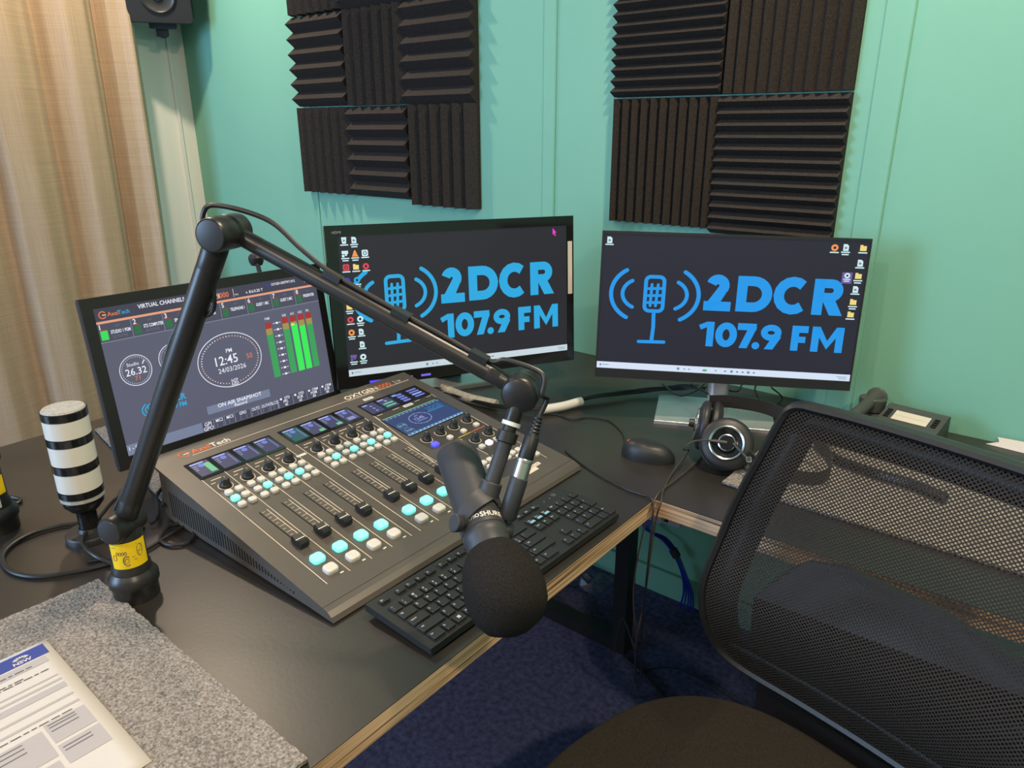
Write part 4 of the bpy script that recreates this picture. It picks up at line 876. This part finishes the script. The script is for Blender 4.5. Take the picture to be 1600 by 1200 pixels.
# ------------------------------------------------------------------ microphone
RE = Vector((2.625, -1.168, .965)); TI = Vector((2.8065, -1.2787, .8708)); ax = (TI-RE).normalized(); MLn = (TI-RE).length
mic = thing('studio_microphone', 'dark grey broadcast microphone with big black foam windscreen hanging from the boom arm', 'microphone', (2.70, -1.21, .90))
F = axis_frame(RE, TI)
b = MB(); b.lathe([(0, .001), (.0225, 0), (.0245, .001), (.0247, .003), (.0247, .092), (.0250, .094), (.0250, .097), (.0243, .098), (.0250, .099), (.0252, .117), (.0243, .118), (.0250, .119), (.0250, .128), (.0238, .130), (.0238, .150)], 'mic_body', F, 40); b.build('body', mic, world=True)
b = MB(); zz = .142; prf = [(.0240, zz-.002), (.0270, zz), (.0310, zz+.006), (.0355, zz+.016), (.0395, zz+.030), (.0420, zz+.046), (.0418, zz+.060), (.0390, zz+.074), (.0320, zz+.087), (.0190, zz+.096), (0, zz+.099)]
k_ = (MLn-.004)/(zz+.099)
b.lathe([(r, zz+(z-zz)*(MLn-zz)/.099) for r, z in prf], 'windscreen_foam', F, 44); b.build('windscreen', mic, world=True, label='black foam windscreen')
# yoke: two arms from the side knobs to the mount
sidev = N_-ax*N_.dot(ax); sidev.normalize(); upv = ax.cross(sidev); upv = upv if upv.z > 0 else -upv
# pivot line crosses the body square to the camera-facing side
kc = RE+ax*.108
vw = (CAMP-kc).normalized(); sv = vw.cross(ax).normalized()           # lateral as seen
if sv.dot(_r) > 0: sv = -sv
sv = (sv*.66+ vw*.75); sv = (sv-ax*sv.dot(ax)).normalized()
YT = MT_+dd*.004
b = MB()
def clear(p, r):
    q = RE+ax*((p-RE).dot(ax)); d = p-q; return q+d.normalized()*max(d.length, r)
for sg in (1, -1):
    p0 = kc+sv*sg*.0262; q = []
    for i in range(13):
        t_ = i/12; q.append(clear(p0.lerp(YT, t_), .0262))
    V = []
    for i, pt in enumerate(q):
        tg = (q[min(i+1, 12)]-q[max(i-1, 0)]).normalized(); rad = (pt-RE-ax*((pt-RE).dot(ax))).normalized(); wv = tg.cross(rad).normalized(); wa = .0080+.0020*math.sin(i/12*PI)
        V += [pt-wv*wa, pt+wv*wa, pt+wv*wa+rad*.0024, pt-wv*wa+rad*.0024]
    b.add(V, [(i*4+k, i*4+(k+1) % 4, (i+1)*4+(k+1) % 4, (i+1)*4+k) for i in range(12) for k in range(4)]+[(3, 2, 1, 0), (48, 49, 50, 51)], 'mic_body')
b.cyl(YT-dd*.012, YT+dd*.006, .012, .0125, 'mic_body'); b.cyl(MT_-dd*.055, YT, .0086, .0088, 'mic_body')
b.build('yoke', mic, world=True)
for sg in (1, -1):
    b = MB(); b.cyl(kc+sv*sg*.0275, kc+sv*sg*.0375, .0085, .0100, 'mic_body', cap=.001); b.build('yoke_knob', mic, world=True)
# socket barrel hanging beside the mount
b = MB(); SB = XB+xd*.012
b.lathe([(.0084, 0), (.0098, .001), (.0100, .003), (.0100, .045), (.0085, .048), (0, .049)], 'mic_body', axis_frame(XB-xd*.004, XB+xd*.05)); b.build('socket', mic, world=True)
Q = XB+xd*.052
b = MB(); b.tube([Q-xd*.01, Q+xd*.004, Q+xd*.022-A_*.006, Q+xd*.034-A_*.022, RE+ax*.085-sv*.026], .0019, 'cable_black', 8, 8); b.build('lead', mic, world=True)
b = MB(); b.box(-.006, .006, -.010, .010, -.002, .002, 'mic_body', frame((MT_-dd*.04).lerp(XB, .5), (XB-MT_), dd, (XB-MT_).cross(dd))); b.build('socket_bracket', mic, world=True)
# lettering wrapped round the body
def wrap_text(txt, z, a_mid, r, h, m, parent):
    V, Fc, x0, x1 = glyphs(txt, .02, 1.05); k = h/.73; bb = MB()
    vv = []
    for vx, vy in V:
        ang = a_mid-((vx-(x0+x1)/2)*k)/r; vv.append((r*math.cos(ang), r*math.sin(ang), z-vy*k))
    bb.add(vv, Fc, m); return bb
loc = F.inverted() @ CAMP; ac = math.atan2(loc.y, loc.x)
b = wrap_text('SHURE', .112, ac-.60, .02550, .0062, 'print_white', mic); b2 = wrap_text('SM7B', .111, ac+.38, .02550, .0042, 'print_grey', mic); b3 = wrap_text('O', .111, ac+.05, .02550, .0045, 'print_white', mic)
for q in (b2, b3): b.add(q.v, q.f, q.mats[0])
b.build('lettering', mic, F, True)
# ------------------------------------------------------------------ second microphone arm, at the left edge of the picture
m2 = thing('boom_stand', 'black microphone arm column marked c 2, cut by the left picture edge', 'microphone arm', (1.834, -1.448, DT))
o2x, o2y = 1.834, -1.448
arm_column(m2, o2x, o2y, 0)
aim2 = math.atan2(CAMP.y-o2y, CAMP.x-o2x)
wrap_label(m2, o2x, o2y, .768, .800, .0243, aim2-.2, aim2+1.05, 'label_yellow', 'yellow_label')['label'] = 'yellow instruction label'
def mic2txt(b):
    V, Fc, x0, x1 = glyphs('Mic 2', .01); h = .0095; k = h/.73
    b.add([(o2x+.0266*math.cos(aim2+.28+((vx-x1)*k)/.0266), o2y+.0266*math.sin(aim2+.28+((vx-x1)*k)/.0266), .7505+vy*k) for vx, vy in V], Fc, 'ink')
wrap_label(m2, o2x, o2y, .7475, .7625, .0262, aim2-.85, aim2+.42, 'label_white', 'white_label', mic2txt)['label'] = 'white label reading Mic 2'
J2 = Vector((o2x, o2y, .825)); L2 = Vector((-.60, -.72, 0)).normalized(); n2 = Vector((-L2.y, L2.x, 0)); n2 = n2 if n2.dot(CAMP-J2) > 0 else -n2
joint(m2, J2, n2, .0200, .030, -.024); armtube(m2, J2+L2*.006+Z_*.01, J2+L2*.20+Z_*.36, .0146, 'lower_tube')
b = MB(); b.tube([onz(18, 776, DT+.004), onz(32, 780, DT+.004), onz(28, 786, DT+.004), onz(12, 790, DT+.004)], .003, 'cable_black'); single(b, 'desk_cable', 'short black cable end beside the second microphone arm column', 'cable', tuple(onz(22, 782, DT)))
# ------------------------------------------------------------------ signal tower lamp
st = thing('signal_tower', 'off-white stacked signal lamp with black bands on a black pole', 'signal light', (1.980, -1.362, DT))
b = MB(); b.lathe([(0, 0), (.0370, 0), (.0370, .010), (.0355, .012), (.018, .014), (.0155, .020)], 'black_plastic', seg=36); b.lathe([(0, .0123), (.005, .0123)], 'slot_black', Matrix.Translation((.010, -.026, .0003))); b.build('base', st)
b = MB(); b.lathe([(.0145, .016), (.0145, .050), (.0165, .052)], 'black_gloss', seg=28); b.build('pole', st)
b = MB(); b.lathe([(.0160, .050), (.0215, .054), (.0290, .064), (.0300, .071), (.0300, .074)], 'black_gloss', seg=40); b.build('socket', st)
R_ = .0318
zs = [(.074, .081, 'lower_rim', 'grey_cap'), (.081, .0925, 'band', 'black_gloss'), (.0925, .1245, 'lamp_segment', 'cream_plastic'), (.1245, .1385, 'band', 'black_gloss'), (.1385, .1700, 'lamp_segment', 'cream_plastic'), (.1700, .1830, 'band', 'black_gloss'), (.1830, .2120, 'lamp_segment', 'cream_plastic'), (.2120, .2250, 'band', 'black_gloss')]
for z0, z1, nm, m_ in zs:
    r_ = R_+(.0006 if nm == 'band' else 0); b = MB(); b.lathe([(r_-.004, z0), (r_, z0+.0006), (r_, z1-.0006), (r_-.004, z1)], m_, seg=44); b.build(nm, st)
b = MB(); b.lathe([(R_-.001, .2250), (R_-.003, .2275), (0, .2285)], 'grey_cap', seg=44); b.build('cap', st, label='grey top cap')
# ------------------------------------------------------------------ mouse
ms = thing('computer_mouse', 'black wired mouse with a small red glow in front of the right monitor', 'mouse', (2.547, -.530, DT), math.radians(-30))
b = MB()
def msh(u, v):
    a = 2*PI*u; t = v*PI/2
    lx = .055*(math.cos(a))*math.cos(t)**.55; ly = .029*(math.sin(a))*math.cos(t)**.55*(1-.10*math.cos(a)); h = .003+.032*math.sin(t)*(1-.35*(lx/.055)*(1 if lx < 0 else -.2)-.20*(lx/.055)**2)
    return (lx, ly, h*(1 if v > 0 else 0)+.0)
b.grid(lambda u, v: msh(u, v), 40, 12, 'black_plastic'); b.lathe([(0, 0), (.027, 0)], 'black_plastic'); b.build('shell', ms)
ms.rotation_euler = (0, 0, math.radians(12)); WM[ms] = Matrix.Translation((2.547, -.530, DT)) @ Matrix.Rotation(math.radians(12), 4, 'Z')
b = MB(); b.cyl((-.038, -.0035, .0255), (-.038, .0035, .0255), .0078, .0078, 'red_glow', 20); b.build('scroll_wheel', ms, label='glowing red scroll wheel')
P = [WM[ms] @ Vector((-.053, 0, .008))]+[onz(x, y, DT+.0022) for x, y in ((975, 683), (965, 668), (948, 656), (920, 652), (895, 655), (870, 648), (850, 646))]
b = MB(); b.tube(P, .0016, 'cable_black'); b.build('cable', ms, world=True)
# ------------------------------------------------------------------ headphones
hp = thing('headphones', 'black over-ear studio headphones with silver rings lying on the side desk', 'headphones', (2.72, -.44, DT))
def cup(c_, n, up=(0, 0, 1), ring=True, nm='ear_cup'):
    """n points outwards from the ear side"""
    F = axis_frame(c_, Vector(c_)+Vector(n), up); b = MB()
    b.lathe([(0, -.010), (.036, -.010), (.048, -.008), (.0505, -.004), (.0505, .001), (.0480, .006), (.043, .0085), (.0345, .0105), (.0335, .0125)], 'black_plastic', F, 44)
    b.lathe([(.0285, .0115), (.0275, .0128), (.020, .0105), (.017, .0095), (.0165, .0150), (.0160, .0165), (.012, .0170), (0, .0170)], 'black_gloss', F, 40)
    p = b.build(nm, hp, world=True)
    b = MB(); b.lathe([(.0335, .0118), (.0332, .0142), (.0318, .0148), (.0290, .0135), (.0285, .0110)], 'silver', F, 48); b.build('silver_ring', p, world=True, label='polished silver ring')
    b = MB(); b.lathe([(.0165, .0148), (.0163, .0165), (.0150, .0170), (.0145, .0172)], 'silver', F, 32); b.build('inner_ring', p, world=True)
    b = MB(); b.lathe([(.022, -.010), (.030, -.012), (.044, -.012), (.0515, -.016), (.0525, -.023), (.047, -.031), (.036, -.034), (.028, -.030), (.024, -.018)], 'leather_black', F, 48)
    b.build('ear_pad', p, world=True); return F
cR = Vector((2.690, -.488, .757)); nR = Vector((.30, -.80, .50)).normalized()
cL_ = Vector((2.622, -.448, .765)); nL = Vector((-.86, -.36, .10)).normalized()
cup(cR, nR); cup(cL_, nL)
b = MB(); b.cyl(cL_+nL*.012, cL_+nL*.028, .009, .008, 'black_plastic'); b.build('hinge', hp, world=True)
hb = [cL_+Vector((.0, .02, .045)), Vector((2.665, -.405, .812)), Vector((2.73, -.375, .802)), Vector((2.81, -.380, .778)), Vector((2.862, -.420, .750)), Vector((2.868, -.470, .735)), Vector((2.83, -.502, .735)), Vector((2.775, -.510, .735)), cR+Vector((.045, -.006, -.010))]
b = MB(); pts = catmull(hb, 10); Vb = []
for i, p in enumerate(pts):
    t_ = (pts[min(i+1, len(pts)-1)]-pts[max(i-1, 0)]).normalized(); zz_ = Vector((0, 0, 1)); w_ = (zz_-t_*zz_.dot(t_)).normalized(); o_ = t_.cross(w_); hw_ = .013
    Vb += [p+w_*hw_+o_*.0015, p+w_*hw_-o_*.0015, p-w_*hw_-o_*.0015, p-w_*hw_+o_*.0015]
n_ = len(pts); b.add(Vb, [(i*4+k, i*4+(k+1) % 4, (i+1)*4+(k+1) % 4, (i+1)*4+k) for i in range(n_-1) for k in range(4)]+[(0, 1, 2, 3), tuple((n_-1)*4+k for k in (3, 2, 1, 0))], 'leather_black', True); b.build('headband', hp, world=True)
sl0 = cR+nR*.014
b = MB(); s2 = cR+Vector((.052, -.018, -.012)); b.tube([sl0+Vector((.012, 0, .002)), s2], .0022, 'black_plastic', 8, 2, raw=False); b.cyl(s2, s2+nR*.006, .0065, .0065, 'black_plastic'); b.lathe([(.0042, .0062), (.0050, .0068), (.0056, .0062)], 'silver', axis_frame(s2, s2+nR)); b.build('slider', hp, world=True)
# lead: from the front cup over the desk corner to the floor and back up
hpP = [cR+nR*.019+Vector((0, 0, 0)), cR+nR*.021+Vector((-.02, -.004, 0)), cR+Vector((-.045, -.050, .010)), cR+Vector((-.062, -.055, -.01)), onz(1075, 712, DT+.004)+Vector((0, 0, .01)), onz(1050, 740, DT+.003), onz(1036, 768, DT+.003), onz(1033, 785, DT+.003), Vector((2.652, -.690, .66)), Vector((2.646, -.70, .50)), Vector((2.632, -.695, .40)), Vector((2.56, -.55, .20)), Vector((2.53, -.47, .06)), Vector((2.52, -.43, .006)), Vector((2.55, -.40, .006))]
b = MB(); b.tube(hpP, .0016, 'cable_grey', 8, 10); b.build('lead', hp, world=True, label='thin grey-brown headphone lead')
b = MB(); F = axis_frame(cR+nR*.017, cR+nR*.021+Vector((-.034, -.014, 0))); b.lathe([(0, 0), (.0034, 0), (.0034, .018), (.0026, .020), (.0030, .022), (.0024, .024), (.0028, .026), (.0022, .028), (.0025, .030), (.0018, .036)], 'cable_grey', F, 16); b.build('lead_plug', hp, world=True)
kp = [Vector((2.40, -.610, DT+.003)), onz(905, 722, DT+.003), onz(935, 742, DT+.003), onz(975, 763, DT+.003), onz(1003, 773, DT+.003), onz(1019, 781, DT+.003), Vector((2.651, -.700, .67)), Vector((2.654, -.712, .56)), Vector((2.640, -.69, .42)), Vector((2.60, -.60, .24)), Vector((2.52, -.45, .05)), Vector((2.47, -.36, .005)), Vector((2.55, -.28, .005)), Vector((2.75, -.30, .005))]
b = MB(); b.tube(kp, .0019, 'cable_black', 8, 10); single(b, 'extension_lead', 'thin dark lead running from the console over the desk corner to the floor', 'cable', (2.62, -.70, .5))
b = MB(); b.tube([onz(1104, 703, DT+.003), onz(1085, 725, DT+.003), onz(1058, 748, DT+.003), onz(1038, 763, DT+.003), onz(1025, 777, DT+.003), Vector((2.638, -.700, .665)), Vector((2.625, -.705, .52)), Vector((2.615, -.66, .35)), Vector((2.45, -.42, .20)), Vector((2.40, -.36, .05)), Vector((2.40, -.36, .005))], .0015, 'cable_grey', 8, 10); single(b, 'headphone_lead', 'second thin brown lead leaving the headphones and hanging over the corner', 'cable', (2.66, -.62, DT))
# ------------------------------------------------------------------ cable looms behind the monitors
def loom(name, lab, P, r, n, m='cable_black', spread=.006, z=.004):
    t = thing(name, lab, 'cable bundle', tuple(P[len(P)//2])); random.seed(len(P)*7+n)
    for k in range(n):
        ph = random.uniform(0, 6.3); b = MB()
        b.tube([Vector(p)+Vector((math.cos(ph+i*1.1), math.sin(ph+i*1.1), .0))*spread+Vector((0, 0, abs(math.sin(ph*2+i))*spread*1.2)) for i, p in enumerate(P)], r, m, 6, 6); b.build('cable', t, world=True)
    return t
lm = loom('cable_loom', 'bundle of black cables running along the desk to the right monitor stand', [Vector((1.90, -.60, DT+.006)), onz(690, 612, DT+.008), onz(720, 622, DT+.008), onz(775, 636, DT+.008), onz(845, 640, DT+.008), onz(910, 627, DT+.008), onz(960, 620, DT+.008), onz(1010, 613, DT+.010), onz(1060, 608, DT+.016), onz(1100, 608, DT+.03)], .0026, 6, spread=.007)
for a_, c_, m_, nm, lb in (((692, 606), (776, 632), 'sleeve_clear', 'clear_sleeve', 'translucent sleeve round the cables'), ((848, 640), (908, 627), 'sleeve_white', 'white_sleeve', 'white cable sleeve')):
    p0, p1 = onz(*a_, DT+.013), onz(*c_, DT+.013); md = (p0+p1)/2+(Vector((.004, -.012, 0)) if nm == 'clear_sleeve' else Vector((.004, -.004, 0)))
    b = MB(); b.tube([p0, md, p1], .0115 if nm == 'clear_sleeve' else .0105, m_, 16, 12); b.build(nm, lm, world=True, label=lb)
b = MB()
for P in ([(1035, 600), (1060, 618), (1085, 612), (1100, 600)], [(1080, 600), (1100, 612), (1115, 616), (1117, 600)], [(1120, 604), (1150, 612), (1160, 600)]): b.tube([onz(x, y, DT+.05) for x, y in P], .0022, 'cable_black', 6, 8)
single(b, 'monitor_cables', 'black cable loops hanging around the column of the right monitor', 'cable', tuple(onz(1090, 605, DT+.05)))
b = MB(); b.tube([Vector((2.640, -.14, .80)), onz(1180, 605, DT+.06), onz(1187, 628, DT+.02), onz(1192, 648, DT+.003), onz(1215, 650, DT+.003)], .0022, 'cable_grey', 6, 8); b.tube([onz(1205, 605, DT+.05), onz(1222, 622, DT+.01), onz(1206, 638, DT+.003), onz(1192, 650, DT+.003), onz(1170, 642, DT+.003)], .0020, 'cable_black', 6, 8)
single(b, 'power_lead', 'thin power lead dropping behind the right monitor to its stand foot', 'cable', tuple(onz(1190, 648, DT)))
# ------------------------------------------------------------------ telephone behind the chair
ph = thing('desk_telephone', 'dark grey desk telephone with cream label, behind the chair back by the green wall', 'telephone', (2.925, -.16, DT+.0078), math.radians(-6))
b = MB(); prof = [(-.105, 0), (-.105, .012), (-.085, .018), (.080, .052), (.098, .050), (.102, .0)]
k = len(prof); b.add([(-.052, y, z) for y, z in prof]+[(.066, y, z) for y, z in prof], [(i, (i+1) % k, k+(i+1) % k, k+i)[::-1] for i in range(k)]+[tuple(range(k)), tuple(range(k, 2*k))[::-1]], 'grey_phone'); b.add([(-.112, y, z*.62) for y, z in prof]+[(-.052, y, z*.62) for y, z in prof], [(i, (i+1) % k, k+(i+1) % k, k+i)[::-1] for i in range(k)]+[tuple(range(k)), tuple(range(k, 2*k))[::-1]], 'grey_phone'); b.build('body', ph)
def ps(y): return .018+(y+.085)*.034/.165
slp = math.atan(.034/.165); PFr = Matrix.Translation((0, -.085, .018)) @ Matrix.Rotation(slp, 4, 'X')
c = Canvas(.0003); c.rect(-.028, .112, .040, .150, 'sticker_cream', 4); c.stroke([(-.026, .131), (.038, .131)], .0006, 'print_grey', 5); c.build('memory_label', ph, PFr, label='cream memory-dial label')
for x in (-.040, .052):
    for k in range(4): b = MB(); b.prism(rrect(.010, .0045, .001, 2), 0, .003, 'slot_black', Matrix.Translation((x, .118+k*.0095, 0))); b.build('memory_key', ph, PFr)
for r_ in range(4):
    for cc in range(3): b = MB(); b.prism(rrect(.014, .009, .002, 2), 0, .003, 'black_plastic', Matrix.Translation((-.016+cc*.022, .028+r_*.017, 0)), bev=.001); b.build('dial_key', ph, PFr)
b = MB(); hp_ = [(-.084, -.105, .032), (-.084, -.085, .042), (-.084, -.02, .047), (-.084, .05, .052), (-.084, .085, .056), (-.084, .100, .054)]
b.tube(hp_, lambda t: .013+.010*abs(2*t-1)**3, 'grey_phone', 12, 6); b.cyl((-.084, .075, .030), (-.084, .078, .060), .026, .028, 'grey_phone'); b.cyl((-.084, -.080, .016), (-.084, -.082, .046), .022, .024, 'grey_phone'); b.build('handset', ph)
b = MB(); cp = catmull([(-.085, -.10, .03), (-.11, -.13, .014), (-.06, -.185, .012), (.02, -.20, .012), (.09, -.20, .012), (.15, -.215, .012)], 90); hel = []
for i, p in enumerate(cp): an = i*1.05; t_ = (cp[min(i+1, len(cp)-1)]-cp[max(i-1, 0)]).normalized(); sx = t_.cross(Vector((0, 0, 1))).normalized(); hel.append(p+sx*math.cos(an)*.008+Vector((0, 0, 1))*math.sin(an)*.008)
b.tube(hel, .0022, 'cable_black', 5, raw=True); b.build('coiled_cord', ph, label='black coiled handset cord')
# ------------------------------------------------------------------ wall speaker in the corner
sp_ = thing('wall_speaker', 'black loudspeaker on a bracket high in the corner beside the curtain', 'speaker', (.20, -.24, 1.70))
fw = (Vector((2.6, -1.7, 1.2))-Vector((.20, -.24, 1.86))).normalized(); rt = Vector((0, 0, 1)).cross(fw).normalized(); up_ = fw.cross(rt)
SF = frame((.255, -.215, 1.872), rt, up_, fw)
b = MB(); b.prism(rrect(.225, .34, .012, 3), -.17, 0, 'speaker_black', SF, bev=.004); b.build('cabinet', sp_, world=True)
b = MB(); b.lathe([(.058, .0005), (.061, .004), (.056, .005), (.050, .001), (.022, .0012), (.018, .007), (0, .010)], 'speaker_cone', SF @ Matrix.Translation((0, -.075, .002)), 36); b.build('woofer', sp_, world=True)
b = MB(); b.lathe([(.034, .0005), (.036, .003), (.020, .002), (.012, .006), (0, .008)], 'speaker_cone', SF @ Matrix.Translation((0, .09, .002)), 28); b.build('tweeter', sp_, world=True)
b = MB(); b.box(-.05, .045, -.195, -.170, -.13, -.05, 'speaker_black', SF); b.box(-.03, .012, -.225, -.195, -.115, -.07, 'speaker_black', SF); b.build('bracket', sp_, world=True)
b = MB(); b.tube([SF @ Vector((-.01, -.208, -.10)), Vector((.10, -.125, 1.68)), Vector((.003, -.085, 1.69))], .010, 'speaker_black'); b.build('wall_arm', sp_, world=True)
# small dark clamp seen above the left monitor
b = MB(); b.lathe([(0, -.014), (.012, -.012), (.016, -.004), (.017, .006), (.012, .013), (0, .015)], 'black_plastic', Matrix.Translation((1.70, -.83, 1.052))); b.cyl((1.70, -.83, 1.052), (1.735, -.845, 1.02), .005, .005, 'black_plastic')
b.build('clamp_knob', ml, world=True)
# ------------------------------------------------------------------ under the desk
sk = thing('wall_socket_box', 'pale grey data outlet box on the green wall under the desk', 'socket box', (2.345, 0, .30))
b = MB(); b.prism(rrect(.125, .10, .006, 3), 0, .038, 'box_grey', frame((2.345, 0, .305), (1, 0, 0), (0, 0, 1), (0, -1, 0)), bev=.003); b.build('housing', sk, world=True)
b = MB(); b.box(2.31, 2.33, -.039, -.037, .262, .276, 'slot_black'); b.box(2.35, 2.37, -.039, -.037, .262, .276, 'slot_black'); b.build('outlet', sk, world=True)
bc = thing('network_cable_bundle', 'bundle of bright blue network cables strapped together, hanging to the floor under the desk', 'cable bundle', (2.45, -.04, 0))
for k in range(5):
    o_ = (k-2)*.0045; b = MB(); b.tube([(2.315+o_, -.05, .262), (2.312+o_, -.058, .235), (2.33, -.055+o_*.3, .222), (2.37, -.05+o_, .212), (2.405, -.048+o_, .178), (2.435+o_*.8, -.045, .12), (2.452+o_*1.6, -.042, .06), (2.452+o_*2.2, -.040-abs(o_), .006)], .0030, 'blue_cable', 6, 8); b.build('cable', bc, world=True)
b = MB(); b.cyl((2.396, -.049, .190), (2.410, -.047, .170), .0125, .0125, 'black_matt'); b.build('strap', bc, world=True)
b = MB(); b.tube([(2.25, -.10, .66), (2.30, -.16, .52), (2.345, -.24, .40), (2.360, -.27, .30)], .004, 'cable_black'); single(b, 'hanging_cable', 'black cable hanging from below the desk to the steel leg', 'cable', (2.30, -.17, .5))
b = MB(); random.seed(3)
pc = onz(915, 905, 0); G = 7; hts = [[random.uniform(.004, .034) for _ in range(G+1)] for _ in range(G+1)]
b.grid(lambda u, v: (pc.x+(u-.5)*.15+random.uniform(-.006, .006), pc.y+(v-.5)*.10+random.uniform(-.006, .006), hts[int(round(u*G))][int(round(v*G))] if 0 < u < 1 and 0 < v < 1 else .003), G, G, 'clear_film', False)
single(b, 'plastic_wrapper', 'crumpled clear plastic wrapper lying on the blue carpet under the desk', 'wrapper', (pc.x, pc.y, 0))
b = MB(); b.tube([(2.41, -.33, .006), (2.50, -.36, .006), (2.62, -.42, .006), (2.78, -.45, .006), (2.95, -.42, .006), (3.1, -.35, .006)], .004, 'cable_black', 8, 8); single(b, 'floor_cable', 'black cable lying on the carpet from the desk leg towards the chair', 'cable', (2.62, -.42, 0))
# ------------------------------------------------------------------ office chair
ch = thing('office_chair', 'black office chair with see-through mesh back and dark padded seat', 'chair', (2.992, -1.060, 0), math.radians(-13))
prof = [(.985, .150), (.984, .172), (.975, .186), (.955, .194), (.90, .2065), (.846, .220), (.79, .233), (.739, .242), (.69, .249), (.652, .252), (.61, .248), (.585, .243), (.56, .235), (.540, .222), (.527, .200), (.520, .165)]
def back_y(x, z): return .272-.034*math.exp(-((z-.63)/.11)**2)+.035*max(0, (z-.80)/.18)**1.5-.022*(x/.25)**2
prof = [(z if z < .80 else .80+(z-.80)*.865, h_) for z, h_ in prof]
half = [(h_, z) for z, h_ in prof]
ring = [(0, .961), (.06, .961), (.11, .961)]+half+[(.11, .518), (.06, .517), (0, .517), (-.06, .517), (-.11, .518)]+[(-h_, z) for h_, z in reversed(half)]+[(-.11, .961), (-.06, .961)]
RP = []
for i in range(len(ring)):
    x, z = ring[i]; RP.append(Vector((x, back_y(x, z), z)))
RP.append(RP[0]); rp = catmull(RP, 4)[:-1]
b = MB(); N = len(rp); seg = 8; V = []
for i, p in enumerate(rp):
    t_ = (rp[(i+1) % N]-rp[i-1]).normalized(); yv = Vector((0, 1, 0)); yv = (yv-t_*yv.dot(t_)).normalized(); o_ = t_.cross(yv)
    for k in range(seg): a_ = 2*PI*k/seg; V.append(p+yv*math.cos(a_)*.013+o_*math.sin(a_)*.0075)
b.add(V, [(i*seg+k, i*seg+(k+1) % seg, ((i+1) % N)*seg+(k+1) % seg, ((i+1) % N)*seg+k) for i in range(N) for k in range(seg)], 'chair_plastic', True); b.build('back_frame', ch)
def hwz(z):
    for (z1, h1), (z0, h0) in zip(prof, prof[1:]):
        if z0 <= z <= z1: return h0+(h1-h0)*(z-z0)/(z1-z0)
    return .15
b = MB()
def mfn(u, v):
    z = .521+.438*v; x = (2*u-1)*(hwz(z)-.001); return (x, back_y(x, z)-.006, z)
b.grid(mfn, 40, 40, 'mesh_fabric'); b.build('back_mesh', ch)
b = MB(); wi = .050; rows = [.522+.437*j/40 for j in range(41)]   # flat inner rim of the frame behind the mesh
for sg in (1, -1):
    V = []
    for z in rows:
        h_ = hwz(z)-.002
        for x in (h_, max(h_-wi, 0)): V.append((sg*x, back_y(x, z)+.004, z))
    b.add(V, [(2*j, 2*j+1, 2*j+3, 2*j+2) if sg < 0 else (2*j+2, 2*j+3, 2*j+1, 2*j) for j in range(40)], 'chair_plastic', True)
for z0, z1 in ((.522, .560), (.918, .959)):
    V = []
    for i in range(21):
        for z in (z0, z1):
            x = (i/10-1)*(hwz(z)-.010); V.append((x, back_y(x, z)+.0045, z))
    b.add(V, [(2*i, 2*i+1, 2*i+3, 2*i+2) for i in range(20)], 'chair_plastic', True)
o = b.build('back_rim', ch); o.modifiers.new('t', 'SOLIDIFY').thickness = .003
b = MB(); pad = [(-.185, .53), (.185, .53), (.188, .66), (.180, .715), (.150, .745), (.06, .756), (-.06, .756), (-.118, .742), (-.150, .712), (-.180, .66)]
V = []
for off_ in (.010, .020): V += [(x, back_y(x, z)+off_, z) for x, z in pad]
k = len(pad); b.add(V, [tuple(range(k)), tuple(range(k, 2*k))[::-1]]+[(i, k+i, k+(i+1) % k, (i+1) % k) for i in range(k)], 'chair_plastic'); b.build('lumbar_support', ch)
b = MB(); V = []
b.box(-.045, .045, .282, .288, .40, .66, 'chair_plastic'); b.box(-.165, .165, .258, .286, .42, .500, 'chair_plastic'); b.box(-.165, -.12, .262, .286, .50, .535, 'chair_plastic'); b.box(.12, .165, .262, .286, .50, .535, 'chair_plastic'); b.box(-.03, .03, .0, .28, .395, .425, 'chair_plastic')
b.build('back_support', ch)
def seat(u, v):
    a_ = 2*PI*u; n_ = 2.6; c_, s_ = math.cos(a_), math.sin(a_); r = (abs(c_)**n_+abs(s_)**n_)**(-1/n_); sx, sy = .272, .252
    t = v; 
    if t < .25: k = .90+.10*math.sin(t/.25*PI/2); z = .425+.035*(t/.25)
    elif t < .5: q = (t-.25)/.25; k = 1-.05*(1-math.cos(q*PI/2)); z = .460+.034*math.sin(q*PI/2)
    else: q = (t-.5)/.5; k = .95*(1-q); z = .494+.006*math.sin(q*PI/2)
    return (sx*r*c_*k, sy*r*s_*k-.012, z)
b = MB(); b.grid(seat, 64, 24, 'seat_fabric'); b.build('seat', ch)
b = MB(); b.prism([(x, y-.012) for x, y in rrect(.44, .42, .08, 5)], .405, .428, 'chair_plastic'); b.build('seat_pan', ch)
b = MB(); b.cyl((0, 0, .13), (0, 0, .41), .026, .024, 'chair_plastic'); b.cyl((0, 0, .28), (0, 0, .40), .016, .016, 'silver'); b.build('gas_lift', ch)
for k in range(5):
    a_ = 2*PI*k/5+.3; e_ = Vector((math.cos(a_), math.sin(a_), 0)); b = MB()
    b.tube([e_*.02+Z_*.13, e_*.15+Z_*.115, e_*.285+Z_*.085], lambda t: .024-.008*t, 'chair_plastic', 10, 4); lg_ = b.build('base_leg', ch)
    s_ = Vector((-e_.y, e_.x, 0)); b = MB(); ce = e_*.285+Z_*.0275
    for sg in (-1, 1): b.cyl(ce+s_*sg*.008, ce+s_*sg*.026, .0265, .0265, 'rubber', 20)
    b.cyl(ce-s_*.008+Z_*.0, ce+s_*.008, .012, .012, 'chair_plastic', 12); b.cyl(ce+Z_*.02, ce+Z_*.06, .006, .006, 'chair_plastic', 10); b.build('castor', lg_)
bpy.context.view_layer.update()
